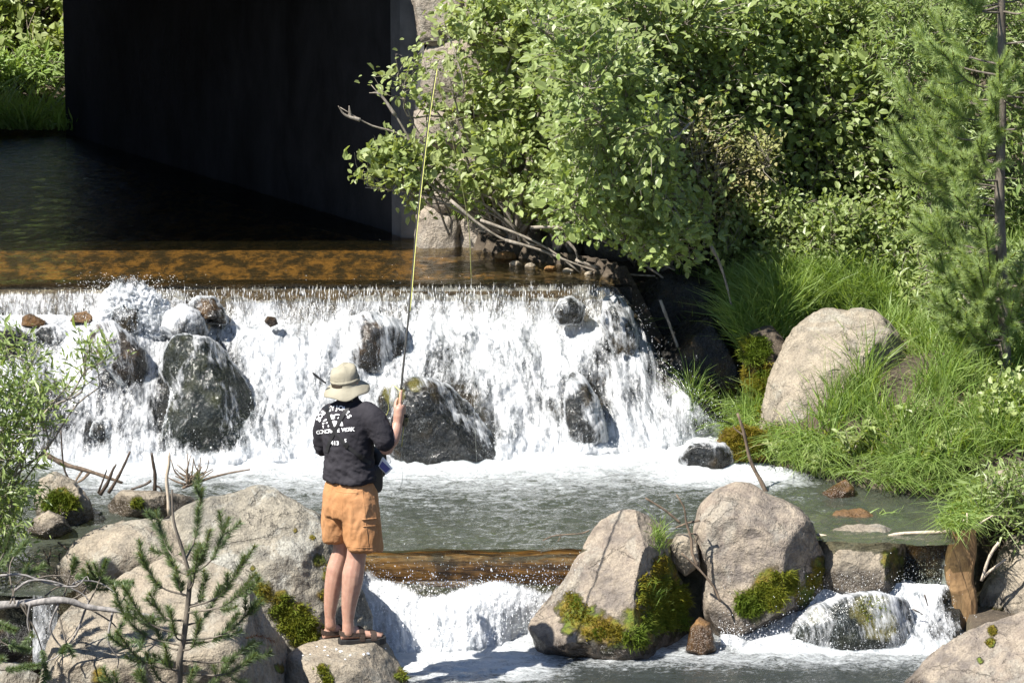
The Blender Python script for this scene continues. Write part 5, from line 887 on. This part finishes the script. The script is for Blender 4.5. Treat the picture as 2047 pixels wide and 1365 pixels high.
def norms(me): V = np.zeros(len(me.vertices) * 3, np.float32); me.vertex_normals.foreach_get('vector', V); return V.reshape(-1, 3).astype(float)
def push(me, d): V = verts(me) + norms(me) * d[:, None]; me.vertices.foreach_set('co', V.astype(np.float32).ravel()); me.update()
person = thing('person', 'person in sun hat, black printed shirt and orange shorts, fishing from a rock', 'person', tuple(cR if cR is not None else J(700, 1286)))
DL = YL - Y0; DT = .06
# body
b = MB(); hc = J(692, 762, DT + .02); ball(b, hc - UPV * .022, (.075, .092, .100)); ball(b, hc + FWD * .095 - UPV * .005, (.014, .022, .022)); ball(b, hc + FWD * .06 - UPV * .075, (.05, .04, .045))
for s in (-1, 1): ball(b, hc + RGT * s * .078 - UPV * .015, (.012, .018, .03)); ball(b, hc + FWD * .082 + RGT * s * .03 + UPV * .012, (.014, .01, .01))
ctube(b, [J(698, 818, DT), J(695, 795, DT + .01), J(692, 772, DT + .015)], [.062, .056, .058])
ctube(b, [J(740, 826, -.02), J(758, 866, -.05), J(771, 894, -.05), J(773, 896, -.048)], [.05, .046, .043, .042]); ctube(b, [J(772, 893, -.05), J(783, 878, -.035), J(790, 862, -.02), J(795, 845, -.005)], [.043, .047, .040, .030])
ctube(b, [J(795, 846, -.005), J(797, 830, 0), J(798, 818, .0)], [.030, .034, .030]); ball(b, J(797.5, 824, .012), (.037, .022, .042)); ball(b, J(802, 819, .016), (.026, .022, .030))
ctube(b, [J(799, 812, .006), J(801, 798, .012), J(802, 782, .022)], [.0115, .010, .0088], 8, 8)   # index finger along the cork
for k in range(3): q = 6.2 * k; ctube(b, [J(805, 812 + q, .012), J(808.5, 812 + q, .038), J(804, 813 + q, .066), J(797, 815 + q, .064), J(795, 816 + q, .05)], [.0115, .0105, .0098, .0095, .0088], 8, 10)
ctube(b, [J(792, 828, .012), J(790, 814, .03), J(792, 803, .046), J(795, 797, .05)], [.013, .0115, .0105, .0095], 8, 8)   # thumb
ctube(b, [J(656, 828, .13), J(645, 865, .17), J(645, 893, .22)], [.045, .042, .038]); ctube(b, [J(645, 893, .22), J(668, 897, .36), J(690, 893, .47)], [.038, .035, .027]); ball(b, J(695, 892, .50), (.03, .045, .03))
for k in range(4): ctube(b, [J(693 + 2.5 * k, 888, .53), J(695 + 2.5 * k, 886, .57), J(696 + 2.5 * k, 892, .585)], [.0095, .009, .008], 8, 6)
ctube(b, [J(686, 892, .49), J(683, 884, .52), J(686, 880, .545)], [.012, .0105, .009], 8, 6)
ctube(b, [J(719, 1010, 0), J(717, 1060, 0), J(713, 1108, .005), J(706, 1145, .0), J(704, 1165, 0), J(698, 1205, 0), J(696, 1238, 0), J(696, 1262, .0)], [.085, .075, .060, .068, .066, .049, .036, .038], 14, 24)
ctube(b, [J(680, 1005, DL * .7), J(682, 1060, DL * .9), J(684, 1096, DL), J(673, 1135, DL), J(666, 1172, DL), J(661, 1210, DL), J(660, 1232, DL), J(661, 1248, DL)], [.08, .072, .056, .062, .056, .043, .034, .036], 14, 24)
FD = {0: unit(np.array([.965, .26, 0])), 1: unit(np.array([.90, .43, 0]))}
feet = [(J(683, 1280, 0), FD[0]), (J(647, 1265, DL), FD[1])]; FS = [(-.005, .022, .045), (.02, .031, .065), (.055, .032, .085), (.10, .034, .078), (.145, .040, .055), (.19, .046, .042), (.225, .045, .032), (.245, .040, .024)]
def foot_z(p, d): 
    zs = [pbv.ray_cast(Vector((*(p + d * s)[:2], 3)), Vector((0, 0, -1)))[0] for s in (.0, .08, .16, .24)]; zs = [z.z for z in zs if z is not None]; return np.mean(sorted(zs)[-3:]) if zs else p[2] - .03
SOLE = .026; fz = []; legend_ = [(J(696, 1240, 0), .036), (J(660, 1234, DL), .034)]
for p, d in feet:
    z0 = foot_z(p, d); fz.append(z0); sd = np.array([d[1], -d[0], 0]); base = np.array([p[0], p[1], z0 + SOLE]); la, lr = legend_[len(fz) - 1]; ctube(b, [la, (la + base + d * .045 + UPV * .09) / 2, base + d * .048 + UPV * .055], [lr, .035, .037]); loft(b, [(base + d * s + UPV * h * .5, w_, h * .52) for s, w_, h in FS], sd, UPV, 16, .9)
    for k in range(5): c = base + d * (.262 - .007 * k - (.004 if k == 0 else 0)) + sd * (-.034 + .0165 * k) * (1 if p is feet[0][0] else 1) + UPV * .012; ball(b, c, (.0095 if k else .013, .018, .0105), sd, d)
me = remesh(b, 'body', .0055, 3, .5); adopt(person, link('body', me, M['skin']))
# shirt
s = MB(); secs = [(800, 698, .07, .065), (808, 698, .118, .085), (818, 698, .158, .10), (835, 697, .176, .115), (855, 697, .178, .12), (885, 697, .17, .12), (915, 698, .162, .118), (938, 699, .170, .126), (952, 699, .176, .132), (960, 699, .174, .130)]
loft(s, [(J(x, y, DT), l, d_) for y, x, l, d_ in secs]); ctube(s, [J(733, 823, -.01), J(748, 838, -.035), J(761, 862, -.05), J(769, 880, -.055)], [.07, .076, .074, .069], 16, 14); ctube(s, [J(661, 826, .12), J(649, 848, .15), J(644, 872, .18), J(645, 893, .21)], [.066, .068, .060, .055], 16, 14)
ctube(s, [J(697, 806, DT), J(696, 797, DT + .005)], [.073, .068])
me = remesh(s, 'shirt', .009, 8); V = verts(me); wv = V * np.array([9, 9, 20]); px, py = proj(V); lo = ss(850, 940, py); push(me, fbm(wv, 3) * (.004 + .010 * lo) + fbm(V @ np.array([[14, 0, 9], [0, 14, 0], [-9, 0, 22]]), 3, ridge=True) * (.003 + .007 * lo) - .002)
shirt = adopt(person, link('shirt', me, M['shirt'])); shirt['label'] = 'faded black short-sleeved shirt with white printing on the back'
# shorts
s = MB(); loft(s, [(J(699, 948, DT), .148, .106), (J(699, 962, DT), .158, .116), (J(700, 985, DT), .178, .138), (J(700, 1010, DT), .178, .14), (J(700, 1030, DT), .16, .13)])
ctube(s, [J(717, 1005, .0), J(722, 1045, -.01), J(726, 1075, -.01), J(728, 1099, -.01)], [.118, .118, .119, .118], 20, 14); ctube(s, [J(682, 1005, DL * .75), J(678, 1040, DL * .85), J(676, 1065, DL * .95), J(677, 1084, DL)], [.115, .108, .100, .096], 20, 14)
me = remesh(s, 'shorts', .009, 4); V = verts(me); px, py = proj(V); hem = np.interp(px, [650, 690, 700, 770], [1083, 1084, 1099, 1101]); V2 = V.copy(); over = py > hem; V2[over, 2] += (py[over] - hem[over]) / 325 * .9; me.vertices.foreach_set('co', V2.astype(np.float32).ravel()); me.update()
V = verts(me); push(me, fbm(V * np.array([9, 9, 3.2]), 2) * .014 + fbm(V @ np.array([[14, 0, 5], [0, 14, 0], [-5, 0, 5]]) + 4, 2, ridge=True) * .009 - .004)
shorts = adopt(person, link('shorts', me, M['shorts']))
shbv = bvh_of(shorts)
def seam(pts, w_, nm, lift=.003):
    c = curve([(x, y, 0) for x, y in pts], 14)[:, :2]; t = unit(np.gradient(c, axis=0)); nn = np.stack([-t[:, 1], t[:, 0]], 1); V = []
    for k in (-1, 0, 1):
        for i in range(14):
            p, q = cast(shbv, *(c[i] + nn[i] * w_ * k))
            if p is None: return
            V.append(p + q * (lift if k == 0 else -.001))
    o_ = MB().add(V, [(r * 14 + i, r * 14 + i + 1, (r + 1) * 14 + i + 1, (r + 1) * 14 + i) for r in range(2) for i in range(13)]).obj(nm, M['shorts']); o_.parent = shorts
seam([(672, 981), (690, 984), (714, 985)], 1.6, 'pocket_welt', .005); seam([(722, 964), (727, 1000), (732, 1050), (737, 1094)], 1.3, 'side_seam'); seam([(724, 1038), (738, 1037), (752, 1036)], 2.2, 'cargo_flap', .008); seam([(726, 1052), (740, 1051), (754, 1050)], 1.6, 'cargo_flap', .006); seam([(694, 1092), (715, 1094), (738, 1094), (756, 1092)], 1.2, 'hem', .003); seam([(652, 964), (680, 967), (710, 967), (738, 964)], 1.4, 'waistband', .004); seam([(688, 970), (685, 1000), (684, 1030)], 1.2, 'back_seam')
# hat
hb = MB(); n = 48; a = np.arange(n) * 2 * np.pi / n; pr = [(0, .118), (.04, .117), (.070, .110), (.086, .094), (.092, .06), (.095, .02), (.0965, .005), (.097, -.002), (.110, -.010), (.125, -.020), (.140, -.032), (.150, -.041), (.1505, -.045), (.138, -.036), (.12, -.022), (.10, -.008), (.091, -.004), (.088, .04)]
RH = Matrix.Rotation(R(-7), 3, 'Y') @ Matrix.Rotation(R(4), 3, 'X'); RH = np.array(RH); V = []
for k, (r_, z_) in enumerate(pr):
    wob = (1 + .035 * np.sin(2 * a + .6) + .025 * np.sin(3 * a + 2)) if .1 < r_ else 1 + .02 * np.sin(3 * a + k); dz = (.010 * np.sin(2 * a + 1.2) + .008 * np.sin(5 * a)) * max(0, (r_ - .097) / .05) + (.006 * np.sin(4 * a + k) + .01 * np.cos(a - .5) if z_ > .09 and r_ > 0 else 0)
    V.append(np.stack([r_ * .93 * wob * np.cos(a), r_ * 1.0 * wob * np.sin(a), (z_ * .92 if z_ > 0 else z_ * 1.35) + dz], 1))
V = np.concatenate(V) @ RH.T + J(690.5, 765, DT + .02) ; Q = [(i * n + j, i * n + (j + 1) % n, (i + 1) * n + (j + 1) % n, (i + 1) * n + j) for i in range(len(pr) - 1) for j in range(n)]
hat = adopt(person, MB().add(V, Q).obj('hat', M['khaki'])); hat['label'] = 'khaki bucket sun hat with a soft drooping brim'
def child(parent, o): o.parent = parent; o.matrix_parent_inverse = parent.matrix_parent_inverse.copy() @ Matrix.Identity(4); o.matrix_parent_inverse = Matrix.Translation(-Vector(person.location)) if parent is person else Matrix.Identity(4); return o
bb = MB(); rr_ = .0985; pts = np.stack([rr_ * .93 * np.cos(a), rr_ * np.sin(a), 0 * a + .010], 1); lo_ = np.concatenate([pts, pts + [0, 0, .022], pts * .99 + [0, 0, .022], pts * .99]) @ RH.T + J(690.5, 765, DT + .02); child(hat, bb.add(lo_, [(i * n + j, i * n + (j + 1) % n, ((i + 1) % 4) * n + (j + 1) % n, ((i + 1) % 4) * n + j) for i in range(4) for j in range(n)]).obj('hat_band', M['khaki']))
cl = MB().add(*tube(curve([J(625, 745, .05), J(633, 752, .05), J(641, 758, .04), J(652, 766, .03)], 8), [.006, .008, .009, .008, .007, .007, .006, .005], 6)); child(hat, cl.obj('cord_clip', M['strap']))
hr = MB(); ball(hr, hc - UPV * .02 - FWD * .010, (.079, .093, .09)); V = np.concatenate(hr.V); keep = V[:, 2] > hc[2] - .055 - 0 * V[:, 0]; hr.V = [np.where(keep[:, None], V, V * .9 + hc * .1)]; adopt(person, hr.obj('hair', M['hair']))
tg_ = MB().add(*tube([J(702, 791, DT - .09), J(703, 796, DT - .095), J(704, 801, DT - .095)], .004, 6)); adopt(person, tg_.obj('cord_toggle', M['khaki']))
# sandals
for (p, d), z0 in zip(feet, fz):
    sd = np.array([d[1], -d[0], 0]); base = np.array([p[0], p[1], z0]); sm = MB(); ss_ = [(-.022, .012), (-.012, .030), (.02, .039), (.06, .038), (.12, .041), (.18, .051), (.23, .052), (.262, .044), (.278, .024)]; V = []
    for z_, e_ in ((-.012, .97), (SOLE * .4, 1.0), (SOLE, 1.02), (SOLE + .004, .98)):
        for s_, w_ in ss_: V.append(base + d * s_ + sd * w_ * e_ + UPV * z_)
        for s_, w_ in ss_[::-1]: V.append(base + d * s_ - sd * w_ * e_ + UPV * z_)
    m_ = 2 * len(ss_); Q = [(i * m_ + j, i * m_ + (j + 1) % m_, (i + 1) * m_ + (j + 1) % m_, (i + 1) * m_ + j) for i in range(3) for j in range(m_)]; Q += [(3 * m_ + k, 3 * m_ + k + 1, 4 * m_ - 2 - k, 4 * m_ - 1 - k) for k in range(len(ss_) - 1)] + [(k, m_ - 1 - k, m_ - 2 - k, k + 1) for k in range(len(ss_) - 1)]
    sm.add(V, Q); sdl = adopt(person, sm.obj('sandal', M['sole'], smooth=False))
    def band(s0, s1, w0, h0, w1, h1):
        b_ = MB(); V = []; an = np.linspace(-.15, np.pi + .15, 18)
        for s_, w_, h_ in ((s0, w0, h0), ((s0 + s1) / 2, (w0 + w1) / 2 + .002, (h0 + h1) / 2 + .002), (s1, w1, h1)):
            for t_ in an: V.append(base + d * s_ + sd * np.cos(t_) * (w_ + .006) + UPV * (SOLE + max(0, math.sin(t_)) * (h_ + .006) + min(0, math.sin(t_)) * .05))
        return b_.add(V, [(i * 18 + j, i * 18 + j + 1, (i + 1) * 18 + j + 1, (i + 1) * 18 + j) for i in range(2) for j in range(17)])
    for o_ in (band(.175, .215, .046, .046, .047, .036), band(.105, .14, .036, .079, .041, .06)): child(sdl, o_.obj('strap', M['sandal']))
    hs_ = MB(); V = []; an = np.linspace(-1.9, 1.9, 20)
    for z_ in (.034, .052, .068):
        for t_ in an: V.append(base + d * (.05 - math.cos(t_) * .066 + (.07 * ss(1.3, 1.9, abs(t_)) if abs(t_) > 1.3 else 0)) + sd * math.sin(t_) * .042 + UPV * (SOLE + z_ * (1 - .35 * abs(t_) / 1.9)))
    child(sdl, hs_.add(V, [(i * 20 + j, i * 20 + j + 1, (i + 1) * 20 + j + 1, (i + 1) * 20 + j) for i in range(2) for j in range(19)]).obj('heel_strap', M['sandal']))
# harness, pack, print
sbv = bvh_of(shirt)
def on_shirt(px, py, lift):
    p, nn = cast(sbv, px, py)
    if p is None: p = J(px, py, DT - .1); nn = np.array([0, -1, 0.])
    v = unit(p - np.array([0, 0, H])); return p - v * lift
def strap(pts, w_, lift=.007):
    c = curve([(x, y, 0) for x, y in pts], 22)[:, :2]; t = unit(np.gradient(c, axis=0)); nn = np.stack([-t[:, 1], t[:, 0]], 1); V = []
    for k in (-1, -.35, .35, 1): V += [on_shirt(*(c[i] + nn[i] * w_ * k), lift + .002 * (1 - abs(k))) for i in range(22)]
    return MB().add(V, [(r * 22 + i, r * 22 + i + 1, (r + 1) * 22 + i + 1, (r + 1) * 22 + i) for r in range(3) for i in range(21)])
for q, w_ in (([(652, 812), (657, 832), (663, 850), (668, 862), (680, 878), (692, 890), (708, 903), (726, 917), (742, 926)], 3.4), ([(706, 802), (695, 815), (684, 832), (676, 848), (668, 863), (660, 880), (655, 893), (652, 905)], 3.4)): adopt(person, strap(q, w_).obj('harness_strap', M['strap']))
for q in ([(650, 811), (656, 819)], [(688, 888), (696, 892)], [(716, 910), (727, 916)]): adopt(person, strap(q, 5, .012).obj('buckle', M['reel']))
tc = J(699, 935, DT); pk = MB(); D, Fc = ico(4); sq = np.sign(D) * np.abs(D) ** .5; sq /= np.abs(sq).max(0); pc = tc + FWD * .185; pk.add(pc + sq[:, :1] * .125 * RGT + sq[:, 1:2] * .06 * FWD + sq[:, 2:] * .10 * UPV, T=Fc); pack = adopt(person, pk.obj('chest_pack', M['strap']))
pk2 = MB(); pc2 = J(749, 958, DT - .01); pk2.add(pc2 + sq[:, :1] * .03 * RGT + sq[:, 1:2] * .06 * FWD + sq[:, 2:] * .09 * UPV, T=Fc); child(pack, pk2.obj('side_pouch', M['strap']))
def plate(pxs, dy, th, mat, name, parent):
    A = [J(x, y, dy) for x, y in pxs]; Bk = [p_ + FWD * th for p_ in A]; k = len(A); o_ = MB().add(A + Bk, [(i, (i + 1) % k, k + (i + 1) % k, k + i) for i in range(k)], [(0, i, i + 1) for i in range(1, k - 1)] + [(k, k + i + 1, k + i) for i in range(1, k - 1)]).obj(name, mat, smooth=False); return child(parent, o_)
plate([(756, 932), (764, 914), (783, 937), (772, 948)], .05, .012, M['card_white'], 'card', pack); plate([(758, 932), (764, 922), (780, 937), (771, 945)], .046, .003, M['card_blue'], 'card_face', pack)
def glyph(ch, size, bold=.03):
    cu = bpy.data.curves.new('g', 'FONT'); cu.body = ch; cu.size = 1; cu.offset = bold; cu.align_x = 'CENTER'; cu.resolution_u = 3; o_ = bpy.data.objects.new('g', cu); S.collection.objects.link(o_)
    me = bpy.data.meshes.new_from_object(o_.evaluated_get(bpy.context.evaluated_depsgraph_get())); V = verts(me)[:, :2] * size; Fc = [tuple(p.vertices) for p in me.polygons]; bpy.data.objects.remove(o_); bpy.data.meshes.remove(me); return V, Fc
def print_on(items, name):
    allV, allF = [], []
    for V2, Fc, x, y, rot in items:
        c, s_ = math.cos(rot), math.sin(rot); b0 = len(allV)
        for u, v in V2: allV.append(tuple(on_shirt(x + u * c + v * s_, y + u * s_ - v * c, .0045)))
        allF += [tuple(i + b0 for i in f) for f in Fc]
    me = bpy.data.meshes.new(name); me.from_pydata(allV, [], allF); me.update(); return child(shirt, link(name, me, M['print']))
arc = [('B', 640.5, 841, -1.0), ('O', 643.5, 834, -.85), ('B', 648.5, 828, -.65), ('B', 653.5, 824, -.4), ('B', 658.5, 822, -.2), ('Y', 665, 820, -.05), ('J', 673, 819, .05), ('O', 680.5, 819.5, .2), ('N', 687, 822, .5), ('E', 691, 827.5, .75), ('S', 694.5, 834.5, 1.0)]
arc = [arc[0], arc[1], arc[2], arc[4]] + arc[5:]
print_on([(*glyph(ch, 12.5), x, y, r_) for ch, x, y, r_ in arc], 'lettering')
wl = 'CONCRETE WORK'; it = []
for i_, ch in enumerate(wl):
    if ch != ' ': x = 636 + i_ * 5.75; it.append((*glyph(ch, 10.4, .035), x, 867.5 - 6.5 * (i_ / 12) ** .8 + .0 * i_, -.10 + .014 * i_))
print_on(it, 'lettering'); print_on([(*glyph(ch, 11), x, 889, -.05) for ch, x in (('4', 664), ('1', 669.5), ('3', 675))], 'lettering'); print_on([(*glyph('5', 10), 690, 884, .1)], 'lettering')
def pol(pts): return np.array([(x, -y) for x, y in pts], float), [tuple(range(len(pts)))]
print_on([(*pol(q), 0, 0, 0) for q in ([(645, 842), (649, 838), (653, 837), (653, 840), (648, 842)], [(644, 845), (655, 843), (655, 846), (644, 848)], [(644, 850), (657, 849), (658, 853), (646, 856)], [(657, 830), (663, 828), (668, 830), (670, 836), (664, 838), (658, 836)], [(667, 829), (673, 827), (679, 828), (679, 829.5), (672, 829.5), (668, 832)], [(661, 842), (668, 840), (674, 842), (672, 848), (669, 853), (665, 851), (664, 846)], [(682, 837), (684, 843), (686, 851), (678, 851), (680, 844)], [(674, 836), (678, 832), (676, 837)])], 'emblem')

# ------------------------------------------------------------------ fly rod
rod = thing('fishing_rod', 'long thin fly rod held upright in the raised right hand', 'fishing rod', tuple(J(799, 840, .042)))
adopt(rod, MB().add(*tube([J(797.5, 852, .040), J(799, 830, .041), J(800.5, 805, .042), J(802, 779, .044)], [.011, .0125, .012, .009], 10)).obj('handle', M['cork']))
RP = curve([J(802, 780, .044), J(806, 735, .10), J(820, 600, .28), J(831, 470, .45), J(846, 330, .62), J(858, 230, .74), J(872, 138, .85)], 40)
adopt(rod, MB().add(*tube(RP, np.linspace(.0075, .0034, 40), 8)).obj('blank', M['blank']))
for k in (4, 10, 16, 22, 28, 33, 37, 39):
    t_ = np.linspace(0, 6.28, 11); c = RP[k] + np.array([.008, 0, 0]); adopt(rod, MB().add(*tube(np.stack([c[0] + .006 * np.cos(t_), c[1] + .002 * np.sin(t_), c[2] + .006 * np.sin(t_)], 1), .0012, 4, False)).obj('line_guide', M['reel']))
rl = MB(); rc = J(808, 840, .05); n = 28; a = np.arange(n) * 2 * np.pi / n; V = []
ax = unit(np.array([.75, -.35, 0])); e1 = unit(np.cross(ax, UPV)); 
for x_, r_ in ((-.014, .006), (-.014, .036), (-.010, .040), (-.006, .040), (-.005, .030), (.005, .030), (.006, .040), (.012, .040), (.014, .034), (.014, .006)): V.append(rc + ax * x_ + r_ * (np.cos(a)[:, None] * e1 + np.sin(a)[:, None] * UPV))
reel = adopt(rod, rl.add(np.concatenate(V), [(i * n + j, i * n + (j + 1) % n, (i + 1) * n + (j + 1) % n, (i + 1) * n + j) for i in range(9) for j in range(n)]).obj('reel', M['reel']))
child(reel, MB().add(*tube([rc + ax * .014 + UPV * .025, rc + ax * .032 + UPV * .025], .006, 8)).obj('reel_knob', M['reel'])); adopt(rod, MB().add(*tube([rc + UPV * .036, J(799.5, 838, .042)], .005, 6)).obj('reel_foot', M['reel']))
LR = RP[12:] + np.array([.0065, -.004, 0]); ln_ = thing('fly_line', 'thin yellow fly line hanging from the rod and running down to the pool', 'fishing line', tuple(J(800, 960, .3)))
adopt(ln_, MB().add(*tube(LR, .0024, 6)).obj('line', M['line'])); adopt(ln_, MB().add(*tube(curve([RP[-1], B(900, 260, 23.6), B(935, 440, 24.6), B(942, 555, 25.0)], 24), .0026, 5)).obj('line', M['line'])); adopt(ln_, MB().add(*tube(curve([B(942, 555, 25.0), B(946, 700, 25.2), B(950, 860, 25.3), onz(955, 960, ZM)], 16), .0008, 4)).obj('leader', M['nylon']))
adopt(ln_, MB().add(*tube(curve([J(807, 852, .04), J(805, 872, .05), J(803, 893, .06)], 8), .0024, 5)).obj('line', M['line'])); adopt(ln_, MB().add(*tube(curve([J(803, 893, .06), J(803, 925, .08), J(804, 962, .10), J(790, 985, .2), J(760, 940, .4), J(700, 892, .54)], 20), .0012, 4)).obj('line', M['nylon']))
adopt(ln_, MB().add(*tube(curve([RP[0] + [-.01, 0, 0], J(783, 770, .2), J(776, 800, .3), J(772, 830, .35), J(720, 880, .5), J(696, 890, .55)], 20), .002, 5)).obj('line', M['line']))

# white droppings and grit on the angler's boulder
dr = MB(); k = 0
for x, y, r_ in [(650, 1293, 3), (672, 1298, 2.6), (681, 1302, 3.6), (735, 1306, 4.2), (727, 1308, 3), (633, 1292, 2), (700, 1310, 2.5), (770, 1296, 2), (605, 1310, 2), (649, 1300, 2), (620, 1308, 1.6), (690, 1318, 2), (655, 1310, 2)]:
    m_ = 9; V = [];
    for j in range(m_): a_ = j * 6.283 / m_; rr_ = r_ * rng.uniform(.55, 1.15); p_, nn = cast(pbv, x + rr_ * math.cos(a_), y + rr_ * .7 * math.sin(a_)); V.append(p_ + nn * .003 if p_ is not None else None)
    if all(v is not None for v in V): dr.add(V, T=[(0, j, j + 1) for j in range(1, m_ - 1)])
o_ = dr.obj('droppings', M['print'], smooth=False); o_.parent = Pb; o_['kind'] = 'stuff'
